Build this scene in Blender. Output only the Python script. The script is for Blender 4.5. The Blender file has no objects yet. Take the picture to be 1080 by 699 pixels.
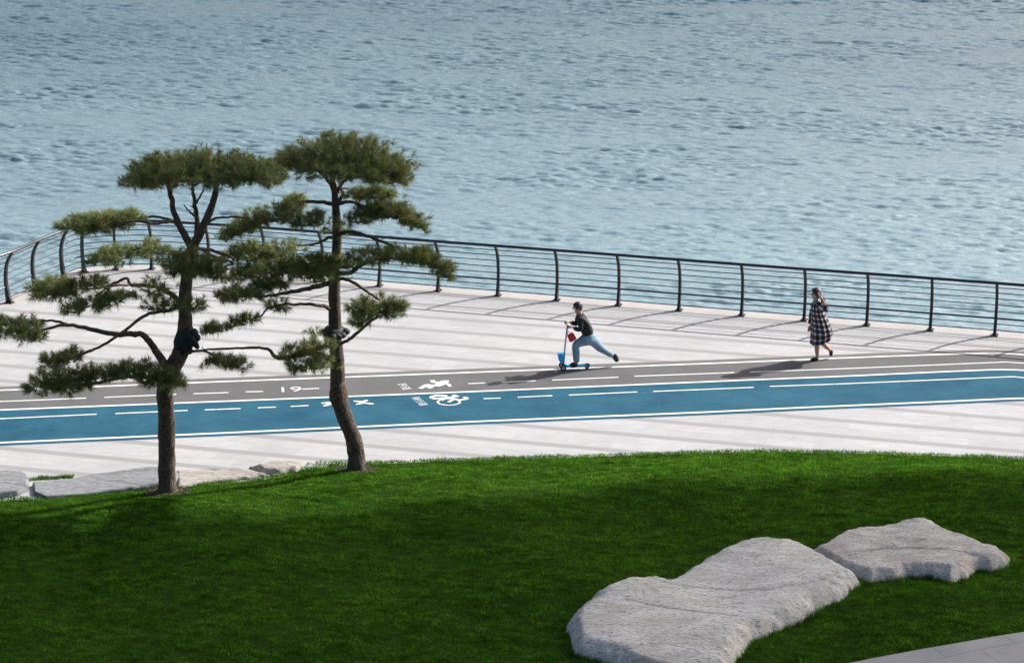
import bpy, bmesh, math, random
import numpy as np
from mathutils import Vector, noise, Matrix

random.seed(7)
rng = np.random.default_rng(7)
C = bpy.context.scene.collection
R = math.radians

# ------------------------------------------------------------------ camera
F, CX, CY = 2600.0, 540.0, 349.5
PITCH = R(17.0)
H = 15.45
cp, sp = math.cos(PITCH), math.sin(PITCH)


def ray(px, py):
    a = (px - CX) / F
    b = -(py - CY) / F
    return (a, cp + b * sp, -sp + b * cp)


def at(px, py, z=0.0):
    """ground point at height z that the photograph shows at (px, py)"""
    d = ray(px, py)
    t = (z - H) / d[2]
    return Vector((d[0] * t, d[1] * t, z))


def at_y(px, py, y):
    d = ray(px, py)
    t = y / d[1]
    return Vector((d[0] * t, y, H + d[2] * t))


# ------------------------------------------------------------------ helpers
def link(o, parent=None):
    C.objects.link(o)
    if parent is not None:
        o.parent = parent
    return o


def mesh_obj(name, me, mat=None, parent=None):
    if mat is not None:
        me.materials.append(mat)
    return link(bpy.data.objects.new(name, me), parent)


def pyd(name, vs, fs, mat=None, parent=None, smooth=False):
    me = bpy.data.meshes.new(name)
    me.from_pydata([tuple(v) for v in vs], [], fs)
    me.update()
    if smooth:
        me.polygons.foreach_set('use_smooth', [True] * len(me.polygons))
    return mesh_obj(name, me, mat, parent)


def np_mesh(name, co, faces, n):
    """fast mesh: co (V,3), faces (P,n)"""
    me = bpy.data.meshes.new(name)
    V, P = len(co), len(faces)
    me.vertices.add(V)
    me.vertices.foreach_set('co', np.ascontiguousarray(co, dtype=np.float32).ravel())
    me.loops.add(P * n)
    me.loops.foreach_set('vertex_index', np.ascontiguousarray(faces, dtype=np.int32).ravel())
    me.polygons.add(P)
    me.polygons.foreach_set('loop_start', np.arange(0, P * n, n, dtype=np.int32))
    me.update(calc_edges=True)
    return me


def tag(o, label, cat, group=None, kind=None):
    if label:
        o['label'] = label
    if cat:
        o['category'] = cat
    if group:
        o['group'] = group
    if kind:
        o['kind'] = kind
    return o


def struct(o, label=None):
    o['kind'] = 'structure'
    if label:
        o['label'] = label
    return o


def empty(name, loc):
    o = bpy.data.objects.new(name, None)
    o.empty_display_size = 0.2
    o.location = loc
    return link(o)


class MB:
    """collects faces into one mesh"""

    def __init__(s):
        s.v, s.f = [], []

    def add(s, vs, fs):
        n = len(s.v)
        s.v += [Vector(v) for v in vs]
        s.f += [tuple(i + n for i in f) for f in fs]

    def box(s, c, size, rot=0.0, M=None):
        hx, hy, hz = [q / 2 for q in size]
        vs = [Vector((x, y, z)) for x in (-hx, hx) for y in (-hy, hy) for z in (-hz, hz)]
        m = M if M is not None else Matrix.Rotation(rot, 3, 'Z')
        vs = [m @ v + Vector(c) for v in vs]
        s.add(vs, [(0, 1, 3, 2), (4, 6, 7, 5), (0, 4, 5, 1), (2, 3, 7, 6), (0, 2, 6, 4), (1, 5, 7, 3)])

    def tube(s, pts, rad, n=10, rough=0.0, closed=False):
        pts = [Vector(p) for p in pts]
        if not hasattr(rad, '__len__'):
            rad = [rad] * len(pts)
        rings = []
        up = None
        m = len(pts)
        for i, p in enumerate(pts):
            if closed:
                t = pts[(i + 1) % m] - pts[i - 1]
            else:
                t = pts[min(i + 1, m - 1)] - pts[max(i - 1, 0)]
            t.normalize()
            if up is None:
                up = Vector((0, 0, 1)) if abs(t.z) < 0.9 else Vector((0, 1, 0))
            a = up - t * up.dot(t)
            a.normalize()
            up = a
            b = t.cross(a)
            ring = []
            for k in range(n):
                th = 2 * math.pi * k / n
                r = rad[i]
                if rough:
                    q = p * 5 + Vector((math.cos(th), math.sin(th), 0)) * 1.3
                    r *= 1 + rough * noise.noise(q) + rough * 0.6 * noise.noise(q * 3.1)
                ring.append(p + (a * math.cos(th) + b * math.sin(th)) * r)
            rings.append(ring)
        vs = [v for r_ in rings for v in r_]
        fs = []
        L = m if closed else m - 1
        for i in range(L):
            j = (i + 1) % m
            for k in range(n):
                k2 = (k + 1) % n
                fs.append((i * n + k, i * n + k2, j * n + k2, j * n + k))
        if not closed:
            fs.append(tuple(range(n))[::-1])
            fs.append(tuple((m - 1) * n + k for k in range(n)))
        s.add(vs, fs)

    def ball(s, c, r, seg=12, rings=8, M=None, keep=None):
        """ellipsoid; r = (rx,ry,rz)"""
        if not hasattr(r, '__len__'):
            r = (r, r, r)
        vs, fs = [], []
        for i in range(rings + 1):
            ph = math.pi * i / rings
            for k in range(seg):
                th = 2 * math.pi * k / seg
                v = Vector((math.sin(ph) * math.cos(th) * r[0], math.sin(ph) * math.sin(th) * r[1], math.cos(ph) * r[2]))
                if M is not None:
                    v = M @ v
                vs.append(v + Vector(c))
        for i in range(rings):
            for k in range(seg):
                k2 = (k + 1) % seg
                fs.append((i * seg + k, (i + 1) * seg + k, (i + 1) * seg + k2, i * seg + k2))
        s.add(vs, fs)

    def build(s, name, mat=None, parent=None, smooth=False):
        return pyd(name, s.v, s.f, mat, parent, smooth)


def catmull(pts, n=6):
    pts = [Vector(p) for p in pts]
    if len(pts) < 3:
        return pts
    out = []
    P = [pts[0] * 2 - pts[1]] + pts + [pts[-1] * 2 - pts[-2]]
    for i in range(1, len(P) - 2):
        p0, p1, p2, p3 = P[i - 1:i + 3]
        for k in range(n):
            t = k / n
            out.append(0.5 * ((2 * p1) + (p2 - p0) * t + (2 * p0 - 5 * p1 + 4 * p2 - p3) * t * t + (3 * p1 - p0 - 3 * p2 + p3) * t ** 3))
    out.append(pts[-1])
    return out


# ------------------------------------------------------------------ materials
class NT:
    def __init__(s, name):
        s.m = bpy.data.materials.new(name)
        s.m.use_nodes = True
        s.t = s.m.node_tree
        s.bsdf = s.t.nodes['Principled BSDF']
        s.out = s.t.nodes['Material Output']

    def n(s, typ, **kw):
        nd = s.t.nodes.new(typ)
        for k, v in kw.items():
            if k.startswith('_'):
                setattr(nd, k[1:], v)
            else:
                key = k
                if k.isdigit() or (k[0] == 'i' and k[1:].isdigit()):
                    key = int(k.lstrip('i'))
                nd.inputs[key].default_value = v
        return nd

    def l(s, a, b):
        s.t.links.new(a, b)

    def pos(s):
        return s.n('ShaderNodeNewGeometry').outputs['Position']

    def mapv(s, vec, scale=(1, 1, 1), rot=(0, 0, 0)):
        m = s.n('ShaderNodeMapping')
        m.inputs['Scale'].default_value = scale
        m.inputs['Rotation'].default_value = rot
        s.l(vec, m.inputs['Vector'])
        return m.outputs[0]

    def noise(s, vec, scale, detail=4, rough=0.5):
        nd = s.n('ShaderNodeTexNoise')
        nd.inputs['Scale'].default_value = scale
        nd.inputs['Detail'].default_value = detail
        nd.inputs['Roughness'].default_value = rough
        s.l(vec, nd.inputs['Vector'])
        return nd.outputs['Fac']

    def ramp(s, fac, stops):
        r = s.n('ShaderNodeValToRGB')
        e = r.color_ramp.elements
        while len(e) < len(stops):
            e.new(0.5)
        for i, (p, c) in enumerate(stops):
            e[i].position = p
            e[i].color = (c[0], c[1], c[2], 1) if hasattr(c, '__len__') else (c, c, c, 1)
        s.l(fac, r.inputs[0])
        return r.outputs[0]

    def mix(s, fac, a, b, mode='MIX'):
        m = s.n('ShaderNodeMix', _data_type='RGBA', _blend_type=mode)
        for key, val in ((0, fac), (6, a), (7, b)):
            if hasattr(val, 'links') or hasattr(val, 'is_linked'):
                s.l(val, m.inputs[key])
            else:
                m.inputs[key].default_value = val if key == 0 else (val[0], val[1], val[2], 1)
        return m.outputs[2]

    def math(s, op, a, b=None, c=None):
        m = s.n('ShaderNodeMath', _operation=op)
        for i, v in enumerate((a, b, c)):
            if v is None:
                continue
            if hasattr(v, 'is_linked'):
                s.l(v, m.inputs[i])
            else:
                m.inputs[i].default_value = v
        return m.outputs[0]

    def bump(s, h, strength=0.3, dist=0.02):
        b = s.n('ShaderNodeBump')
        b.inputs['Strength'].default_value = strength
        b.inputs['Distance'].default_value = dist
        s.l(h, b.inputs['Height'])
        s.l(b.outputs[0], s.bsdf.inputs['Normal'])

    def col(s, c):
        if hasattr(c, 'is_linked'):
            s.l(c, s.bsdf.inputs['Base Color'])
        else:
            s.bsdf.inputs['Base Color'].default_value = (c[0], c[1], c[2], 1)


def simple(name, col, rough=0.6, metal=0.0, var=0.12, vscale=30, bump=0.0, bscale=60):
    t = NT(name)
    p = t.pos()
    nz = t.noise(p, vscale, 3)
    a = [c * (1 - var) for c in col]
    b = [min(1, c * (1 + var)) for c in col]
    t.col(t.ramp(nz, [(0.3, a), (0.7, b)]))
    t.bsdf.inputs['Roughness'].default_value = rough
    t.bsdf.inputs['Metallic'].default_value = metal
    if bump:
        t.bump(t.noise(p, bscale, 4), bump, 0.01)
    return t.m


def mat_paving():
    t = NT('granite_paving')
    p = t.pos()
    sep = t.n('ShaderNodeSeparateXYZ')
    t.l(p, sep.inputs[0])
    k = -0.262                       # stripe direction dy/dx
    L = math.hypot(1, k)
    ref = at(484.7, 364.6)
    # u across the stripes, v along
    u = t.math('ADD', t.math('MULTIPLY', sep.outputs[0], -k / L), t.math('MULTIPLY', sep.outputs[1], 1 / L))
    u = t.math('ADD', u, -(-k / L * ref.x + ref.y / L))
    v = t.math('ADD', t.math('MULTIPLY', sep.outputs[0], 1 / L), t.math('MULTIPLY', sep.outputs[1], k / L))
    wob = t.noise(p, 0.7, 2)
    S = 0.92
    un = t.math('DIVIDE', u, S)
    un = t.math('ADD', un, t.math('MULTIPLY', t.math('SUBTRACT', wob, 0.5), 0.03))
    fr = t.math('FRACT', t.math('ADD', un, 0.5))
    dist = t.math('ABSOLUTE', t.math('SUBTRACT', fr, 0.5))
    band = t.n('ShaderNodeMapRange', _interpolation_type='SMOOTHSTEP')
    t.l(dist, band.inputs[0])
    band.inputs[1].default_value = 0.085
    band.inputs[2].default_value = 0.135
    band.inputs[3].default_value = 1
    band.inputs[4].default_value = 0
    # slabs
    cv = t.n('ShaderNodeCombineXYZ')
    t.l(v, cv.inputs[0])
    t.l(t.math('ADD', u, 0.46), cv.inputs[1])
    br = t.n('ShaderNodeTexBrick')
    br.offset = 0.5
    br.inputs['Scale'].default_value = 1
    br.inputs['Brick Width'].default_value = 0.92
    br.inputs['Row Height'].default_value = 0.46
    br.inputs['Mortar Size'].default_value = 0.006
    br.inputs['Color1'].default_value = (0.428, 0.430, 0.442, 1)
    br.inputs['Color2'].default_value = (0.478, 0.480, 0.494, 1)
    br.inputs['Mortar'].default_value = (0.41, 0.405, 0.41, 1)
    t.l(cv.outputs[0], br.inputs['Vector'])
    big = t.ramp(t.noise(p, 0.35, 4, 0.6), [(0.3, (0.90, 0.90, 0.91)), (0.7, (1.04, 1.03, 1.02))])
    c = t.mix(1.0, br.outputs['Color'], big, 'MULTIPLY')
    fine = t.ramp(t.noise(p, 55, 4, 0.7), [(0.3, 0.86), (0.7, 1.1)])
    c = t.mix(1.0, c, fine, 'MULTIPLY')
    stain = t.ramp(t.noise(t.mapv(p, (1.5, 4, 1)), 1.6, 6, 0.7), [(0.35, 0.88), (0.6, 1.02)])
    c = t.mix(1.0, c, stain, 'MULTIPLY')
    c = t.mix(t.math('MULTIPLY', band.outputs[0], 0.9), c, (0.285, 0.28, 0.28))
    t.col(c)
    t.bsdf.inputs['Roughness'].default_value = 0.75
    t.bump(t.noise(p, 40, 4), 0.15, 0.004)
    return t.m


def mat_surface(name, ca, cb, rough=0.85, grain=90, gr=0.25, blotch=1.0, scuff=None, spec=0.35):
    t = NT(name)
    t.bsdf.inputs['Specular IOR Level'].default_value = spec
    p = t.pos()
    c = t.ramp(t.noise(p, blotch, 6, 0.65), [(0.3, ca), (0.7, cb)])
    g = t.ramp(t.noise(p, grain, 3, 0.8), [(0.25, 1 - gr), (0.75, 1 + gr)])
    c = t.mix(1.0, c, g, 'MULTIPLY')
    if scuff:
        sc = t.ramp(t.noise(t.mapv(p, (1.2, 7, 1)), 1.5, 7, 0.75), [(0.50, 0.0), (0.72, 0.5)])
        c = t.mix(sc, c, scuff)
    t.col(c)
    t.bsdf.inputs['Roughness'].default_value = rough
    t.bump(t.noise(p, grain, 3), 0.25, 0.004)
    return t.m


def mat_paint():
    t = NT('road_paint')
    p = t.pos()
    w = t.ramp(t.noise(p, 14, 6, 0.8), [(0.30, (0.36, 0.40, 0.42)), (0.47, (0.76, 0.78, 0.78))])
    t.col(w)
    t.bsdf.inputs['Roughness'].default_value = 0.6
    return t.m


def mat_water():
    t = NT('sea_water')
    p = t.pos()
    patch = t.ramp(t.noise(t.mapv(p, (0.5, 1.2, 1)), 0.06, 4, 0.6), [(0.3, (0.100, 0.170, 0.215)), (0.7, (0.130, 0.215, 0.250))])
    # paler water colour near the seawall, darker further out
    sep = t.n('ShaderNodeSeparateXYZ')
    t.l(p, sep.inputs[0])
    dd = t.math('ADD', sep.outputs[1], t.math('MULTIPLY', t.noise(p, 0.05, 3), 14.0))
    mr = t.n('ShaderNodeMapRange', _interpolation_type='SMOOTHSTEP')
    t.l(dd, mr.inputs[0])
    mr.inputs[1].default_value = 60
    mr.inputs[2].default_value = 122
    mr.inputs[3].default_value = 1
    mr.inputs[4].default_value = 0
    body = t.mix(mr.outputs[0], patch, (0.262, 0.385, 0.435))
    t.bsdf.inputs['Roughness'].default_value = 0.10
    t.bsdf.inputs['IOR'].default_value = 1.5
    m1 = t.mapv(p, (0.40, 1.5, 1), (0, 0, R(6)))
    n1 = t.noise(m1, 10, 5, 0.65)
    n2 = t.noise(t.mapv(p, (0.45, 1.5, 1), (0, 0, R(-8))), 4.5, 3, 0.5)
    h = t.math('ADD', t.math('MULTIPLY', n1, 0.5), n2)
    b = t.n('ShaderNodeBump')
    b.inputs['Strength'].default_value = 0.6
    b.inputs['Distance'].default_value = 0.06
    t.l(h, b.inputs['Height'])
    df = t.n('ShaderNodeBsdfDiffuse')
    t.l(body, df.inputs[0])
    t.l(b.outputs[0], df.inputs['Normal'])
    gl = t.n('ShaderNodeBsdfGlossy')
    gl.inputs['Roughness'].default_value = 0.08
    gl.inputs[0].default_value = (1, 1, 1, 1)
    t.l(b.outputs[0], gl.inputs['Normal'])
    fr = t.n('ShaderNodeFresnel')
    fr.inputs[0].default_value = 1.85
    t.l(b.outputs[0], fr.inputs['Normal'])
    mx = t.n('ShaderNodeMixShader')
    t.l(fr.outputs[0], mx.inputs[0])
    t.l(df.outputs[0], mx.inputs[1])
    t.l(gl.outputs[0], mx.inputs[2])
    t.l(mx.outputs[0], t.out.inputs[0])
    return t.m


def mat_grass():
    t = NT('grass_blades')
    g = t.n('ShaderNodeNewGeometry')
    p = g.outputs['Position']
    rnd = g.outputs['Random Per Island']
    c1 = t.ramp(rnd, [(0.0, (0.026, 0.095, 0.008)), (0.5, (0.056, 0.170, 0.016)), (1.0, (0.125, 0.26, 0.040))])
    big = t.ramp(t.noise(t.mapv(p, (0.6, 1.6, 1)), 1.1, 6, 0.7), [(0.28, (0.50, 0.62, 0.5)), (0.72, (1.35, 1.2, 1.2))])
    c = t.mix(1.0, c1, big, 'MULTIPLY')
    sm = t.ramp(t.noise(t.mapv(p, (0.7, 1.5, 1)), 5.5, 4, 0.7), [(0.36, 0.36), (0.6, 1.3)])
    c = t.mix(1.0, c, sm, 'MULTIPLY')
    t.col(c)
    t.bsdf.inputs['Roughness'].default_value = 0.55
    t.bsdf.inputs['Specular IOR Level'].default_value = 0.04
    tr = t.n('ShaderNodeBsdfTranslucent')
    t.l(t.mix(1.0, c, (1.5, 1.5, 0.9), 'MULTIPLY'), tr.inputs[0])
    mx = t.n('ShaderNodeMixShader')
    mx.inputs[0].default_value = 0.5
    t.l(t.bsdf.outputs[0], mx.inputs[1])
    t.l(tr.outputs[0], mx.inputs[2])
    t.l(mx.outputs[0], t.out.inputs[0])
    return t.m


def mat_needles():
    t = NT('pine_needles')
    g = t.n('ShaderNodeNewGeometry')
    p = g.outputs['Position']
    rnd = g.outputs['Random Per Island']
    c1 = t.ramp(rnd, [(0.0, (0.090, 0.140, 0.062)), (0.5, (0.185, 0.245, 0.095)), (0.92, (0.33, 0.36, 0.14)), (1.0, (0.45, 0.28, 0.14))])
    big = t.ramp(t.noise(p, 2.6, 4, 0.6), [(0.3, (0.65, 0.75, 0.8)), (0.7, (1.35, 1.2, 0.95))])
    c = t.mix(1.0, c1, big, 'MULTIPLY')
    t.col(c)
    t.bsdf.inputs['Roughness'].default_value = 0.5
    tr = t.n('ShaderNodeBsdfTranslucent')
    t.l(c, tr.inputs[0])
    mx = t.n('ShaderNodeMixShader')
    mx.inputs[0].default_value = 0.48
    t.l(t.bsdf.outputs[0], mx.inputs[1])
    t.l(tr.outputs[0], mx.inputs[2])
    t.l(mx.outputs[0], t.out.inputs[0])
    return t.m


def mat_bark():
    t = NT('pine_bark')
    p = t.pos()
    m = t.mapv(p, (1, 1, 0.35))
    vo = t.n('ShaderNodeTexVoronoi')
    vo.feature = 'DISTANCE_TO_EDGE'
    vo.inputs['Scale'].default_value = 22
    t.l(m, vo.inputs['Vector'])
    e = t.ramp(vo.outputs['Distance'], [(0.0, 0.35), (0.12, 1.0)])
    c = t.ramp(t.noise(m, 9, 6, 0.7), [(0.25, (0.060, 0.045, 0.038)), (0.55, (0.125, 0.095, 0.074)), (0.8, (0.22, 0.17, 0.125))])
    c = t.mix(1.0, c, e, 'MULTIPLY')
    t.col(c)
    t.bsdf.inputs['Roughness'].default_value = 0.9
    h = t.math('ADD', t.math('MULTIPLY', e, 1.0), t.noise(m, 30, 4, 0.7))
    t.bump(h, 0.9, 0.02)
    return t.m


def mat_rock(name, ca, cb, dark, warm=None, scale=1.0):
    t = NT(name)
    p = t.pos()
    st = t.mapv(p, (1.0, 2.4, 2.5), (0, 0, R(24)))
    c = t.ramp(t.noise(st, 1.6 * scale, 9, 0.70), [(0.30, ca), (0.58, cb)])
    pit = t.noise(st, 13 * scale, 6, 0.75)
    dk = t.ramp(pit, [(0.38, 0.95), (0.47, 0.0)])
    c = t.mix(dk, c, dark)
    if warm:
        w = t.ramp(t.noise(p, 1.3, 5, 0.7), [(0.52, 0.0), (0.66, 0.6)])
        c = t.mix(w, c, warm)
    fine = t.ramp(t.noise(p, 60, 4, 0.8), [(0.3, 0.82), (0.7, 1.12)])
    c = t.mix(1.0, c, fine, 'MULTIPLY')
    t.col(c)
    t.bsdf.inputs['Roughness'].default_value = 0.85
    h = t.math('ADD', t.noise(st, 5 * scale, 9, 0.78), t.math('MULTIPLY', t.noise(p, 40, 4, 0.7), 0.25))
    t.bump(h, 0.95, 0.075)
    return t.m


def mat_plaid():
    t = NT('plaid_cloth')
    uv = t.n('ShaderNodeTexCoord').outputs['UV']
    sep = t.n('ShaderNodeSeparateXYZ')
    t.l(uv, sep.inputs[0])

    def stripe(o, per, w):
        f = t.math('FRACT', t.math('DIVIDE', o, per))
        return t.math('LESS_THAN', f, w)
    a = stripe(sep.outputs[0], 0.105, 0.34)
    b = stripe(sep.outputs[1], 0.105, 0.34)
    s = t.math('MULTIPLY', t.math('ADD', a, b), 0.5)
    c = t.ramp(s, [(0.0, (0.018, 0.016, 0.024)), (0.5, (0.17, 0.13, 0.14)), (1.0, (0.74, 0.70, 0.72))])
    t.col(c)
    t.bsdf.inputs['Roughness'].default_value = 0.9
    return t.m


def mat_shade_blocker():
    t = NT('part_clear_blocker')
    d = t.n('ShaderNodeBsdfDiffuse')
    d.inputs[0].default_value = (0.85, 0.86, 0.88, 1)
    tr = t.n('ShaderNodeBsdfTransparent')
    mx = t.n('ShaderNodeMixShader')
    mx.inputs[0].default_value = 0.70  # the added lawn blocker lets a little sunlight through
    t.l(tr.outputs[0], mx.inputs[1])
    t.l(d.outputs[0], mx.inputs[2])
    t.l(mx.outputs[0], t.out.inputs[0])
    return t.m


def mat_path():
    m_ = mat_surface('grey_path_concrete', (0.33, 0.33, 0.34), (0.43, 0.425, 0.435), grain=60, gr=0.14, blotch=1.4)
    nt_ = m_.node_tree
    bs = nt_.nodes['Principled BSDF']
    src = bs.inputs['Base Color'].links[0].from_socket
    mp = nt_.nodes.new('ShaderNodeMapping')
    mp.inputs['Rotation'].default_value = (0, 0, R(-22))
    ge = nt_.nodes.new('ShaderNodeNewGeometry')
    br = nt_.nodes.new('ShaderNodeTexBrick')
    br.inputs['Scale'].default_value = 1
    br.inputs['Brick Width'].default_value = 1.2
    br.inputs['Row Height'].default_value = 0.6
    br.inputs['Mortar Size'].default_value = 0.006
    br.inputs['Color1'].default_value = (1, 1, 1, 1)
    br.inputs['Color2'].default_value = (.93, .93, .94, 1)
    br.inputs['Mortar'].default_value = (.55, .54, .53, 1)
    nt_.links.new(ge.outputs['Position'], mp.inputs[0])
    nt_.links.new(mp.outputs[0], br.inputs['Vector'])
    mi = nt_.nodes.new('ShaderNodeMix')
    mi.data_type = 'RGBA'
    mi.blend_type = 'MULTIPLY'
    mi.inputs[0].default_value = 1
    nt_.links.new(src, mi.inputs[6])
    nt_.links.new(br.outputs['Color'], mi.inputs[7])
    nt_.links.new(mi.outputs[2], bs.inputs['Base Color'])
    return m_


M = {
    'paving': mat_paving(),
    'coping': mat_surface('beige_coping_stone', (0.38, 0.365, 0.36), (0.46, 0.445, 0.44), grain=70, gr=0.12),
    'wall': mat_surface('seawall_concrete', (0.26, 0.25, 0.24), (0.36, 0.35, 0.33), grain=20),
    'grey': mat_surface('grey_track_rubber', (0.108, 0.107, 0.112), (0.145, 0.143, 0.148), grain=110, gr=0.2, blotch=0.8, scuff=(0.17, 0.165, 0.16), spec=0.2),
    'blue': mat_surface('blue_lane_coating', (0.012, 0.074, 0.124), (0.030, 0.124, 0.190), grain=60, gr=0.22, blotch=0.9, scuff=(0.06, 0.14, 0.20), spec=0.12),
    'kerb': mat_surface('dark_granite_edging', (0.13, 0.12, 0.12), (0.18, 0.165, 0.165), grain=80),
    'path': mat_path(),
    'paint': mat_paint(),
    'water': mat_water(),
    'grass': mat_grass(),
    'soil': mat_surface('lawn_soil', (0.018, 0.040, 0.008), (0.030, 0.060, 0.012), grain=30, gr=0.4, spec=0.0),
    'needles': mat_needles(),
    'bark': mat_bark(),
    'rock_a': mat_rock('pale_limestone', (0.60, 0.585, 0.57), (0.92, 0.905, 0.88), (0.20, 0.21, 0.23), (0.58, 0.57, 0.50)),
    'rock_b': mat_rock('pinkish_limestone', (0.50, 0.46, 0.44), (0.90, 0.87, 0.84), (0.17, 0.16, 0.17), (0.50, 0.42, 0.38), 1.5),
    'rock_c': mat_rock('speckled_granite', (0.24, 0.25, 0.27), (0.46, 0.47, 0.50), (0.10, 0.11, 0.13), None, 3.0),
    'rock_d': mat_rock('sandy_slab', (0.42, 0.38, 0.34), (0.58, 0.54, 0.50), (0.25, 0.22, 0.20), None, 0.8),
    'mulch': simple('bark_mulch', (0.06, 0.042, 0.032), 0.95, 0, 0.6, 40, 0.8, 50),
    'steel': simple('dark_powder_coated_steel', (0.010, 0.013, 0.020), 0.5, 0.0, 0.2, 8),
    'rail': simple('dark_handrail_steel', (0.015, 0.020, 0.032), 0.25, 0.2, 0.2, 8),
    'wrap': simple('dark_green_shade_cloth', (0.012, 0.022, 0.022), 0.7, 0, 0.4, 20, 0.5, 30),
    'skin': simple('skin', (0.50, 0.30, 0.22), 0.5, 0, 0.05),
    'lips': simple('lips', (0.42, 0.16, 0.14), 0.5, 0, 0.05),
    'black': simple('black_cloth', (0.018, 0.018, 0.022), 0.8, 0, 0.3, 20, 0.4, 30),
    'denim': simple('blue_denim', (0.20, 0.31, 0.42), 0.85, 0, 0.22, 12, 0.4, 25),
    'hair': simple('dark_hair', (0.018, 0.013, 0.011), 0.45, 0, 0.3, 60),
    'brownhair': simple('brown_hair', (0.055, 0.030, 0.022), 0.45, 0, 0.3, 60),
    'shoe': simple('dark_shoe', (0.016, 0.016, 0.020), 0.6),
    'sole': simple('pale_sole', (0.5, 0.5, 0.5), 0.7),
    'cyan': simple('bright_blue_plastic', (0.02, 0.42, 0.80), 0.35, 0, 0.05),
    'alu': simple('brushed_aluminium', (0.55, 0.57, 0.60), 0.35, 0.85, 0.05),
    'rubber': simple('black_rubber', (0.02, 0.02, 0.02), 0.7),
    'red': simple('red_fabric', (0.62, 0.035, 0.03), 0.6, 0, 0.1),
    'white': simple('white_cloth', (0.75, 0.75, 0.85), 0.6, 0, 0.05),
    'plaid': mat_plaid(),
    'shade_blocker': mat_shade_blocker(),
}

# ------------------------------------------------------------------ sun / sky
SUN_AZ = R(59.4)      # from +Y towards +X
SUN_EL = R(34.0)
sv = Vector((math.sin(SUN_AZ) * math.cos(SUN_EL), math.cos(SUN_AZ) * math.cos(SUN_EL), math.sin(SUN_EL)))
w = bpy.data.worlds.new('World')
bpy.context.scene.world = w
w.use_nodes = True
nt = w.node_tree
bg = nt.nodes['Background']
sky = nt.nodes.new('ShaderNodeTexSky')
sky.sky_type = 'NISHITA'
sky.sun_disc = False
sky.sun_elevation = SUN_EL
sky.sun_rotation = SUN_AZ
sky.altitude = 0
sky.air_density = 1.0
sky.dust_density = 7.0
sky.ozone_density = 1.0
nt.links.new(sky.outputs[0], bg.inputs[0])
bg.inputs[1].default_value = 0.098
sun = bpy.data.lights.new('sun', 'SUN')
sun.energy = 4.4
sun.angle = R(0.6)
sun.color = (1.0, 0.975, 0.945)
so = link(bpy.data.objects.new('sun', sun))
so.rotation_euler = sv.to_track_quat('Z', 'Y').to_euler()
so.location = (30, 60, 40)

# ------------------------------------------------------------------ lines of the place, traced on the ground
def interp(px, table):
    xs = [a for a, b in table]
    ys = [b for a, b in table]
    return float(np.interp(px, xs, ys))


L_TOP = [(-400, 424), (-200, 418), (0, 411), (230, 402), (480, 392.8), (780, 381.5), (880, 377.3), (980, 373.6), (1050, 371.6), (1080, 373.6), (1130, 377.5), (1200, 384), (1500, 412)]
L_MID = [(-400, 447), (-200, 440), (0, 432.5), (230, 423.6), (480, 413.9), (780, 401.3), (880, 397.4), (1000, 392), (1065, 389.4), (1080, 390.6), (1130, 394.5), (1200, 401), (1500, 430)]
L_BOT = [(-400, 485), (-200, 476), (0, 467), (230, 457), (500, 444.7), (740, 435), (850, 429.8), (1000, 423.5), (1080, 419.8), (1130, 421.5), (1200, 428), (1500, 458)]


def smooth_line(table, step=10, win=5):
    xs = np.arange(table[0][0], table[-1][0] + 1, step)
    ys = np.interp(xs, [a for a, b in table], [b for a, b in table])
    k = np.ones(win) / win
    yp = np.pad(ys, win // 2, mode='edge')
    ys2 = np.convolve(yp, k, mode='valid')
    return list(zip(xs.tolist(), ys2.tolist()))


S_TOP, S_MID, S_BOT = smooth_line(L_TOP), smooth_line(L_MID), smooth_line(L_BOT)
W_TOP = [at(x, y) for x, y in S_TOP]
W_MID = [at(x, y) for x, y in S_MID]
W_BOT = [at(x, y) for x, y in S_BOT]


def offset_line(pts, d):
    out = []
    for i, p in enumerate(pts):
        t = pts[min(i + 1, len(pts) - 1)] - pts[max(i - 1, 0)]
        t.z = 0
        t.normalize()
        nrm = Vector((-t.y, t.x, 0))     # away from the camera
        out.append(p + nrm * d)
    return out


def strip(name, A, B, z, mat, parent=None, thick=0.0):
    n = len(A)
    vs = [(p.x, p.y, z) for p in A] + [(p.x, p.y, z) for p in B]
    fs = [(n + i, n + i + 1, i + 1, i) for i in range(n - 1)]
    return pyd(name, vs, fs, mat, parent)


# the fence line (feet of the posts)
FEET = [(-230, 372), (-170, 362), (-110, 352), (-72, 345), (-40, 336), (-14, 328), (10, 319.5), (38, 306.5), (68, 294.2), (89, 287), (122, 284.5), (160, 284),
        (220, 287.5), (279, 291.5), (340, 296.5), (400, 301.8), (462, 307), (525, 312), (587, 317), (652, 322.3), (716, 327.6),
        (782, 333), (848, 338.2), (914, 343.3), (981, 348.6), (1049, 354), (1118, 360), (1190, 366.5), (1265, 373), (1342, 380)]
WF = [at(x, y) for x, y in FEET]
edge_line = catmull(WF, 4)
edge_out = offset_line(edge_line, 0.34)
edge_in = offset_line(edge_line, -0.16)

LAWN_PX = [(-500, 548), (-200, 534), (0, 524), (50, 522), (100, 517.5), (150, 512.5), (180, 510.5), (215, 507.5), (260, 503.5), (298, 499), (320, 491.5), (345, 488.5), (380, 486),
           (450, 483.2), (520, 480.6), (600, 478.6), (700, 475), (760, 473.6), (830, 473), (900, 474.3), (1000, 477.2), (1080, 480.5), (1300, 492), (1600, 512)]
_le = [at(x, y, 0.05) for x, y in LAWN_PX]
LX = np.array([-60] + [p.x for p in _le] + [60])
LY = np.array([_le[0].y - 3] + [p.y for p in _le] + [_le[-1].y - 6])


PROM_IN = [(x, y - 0.9) for x, y in zip(LX[::-1].tolist(), LY[::-1].tolist())]
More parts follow.
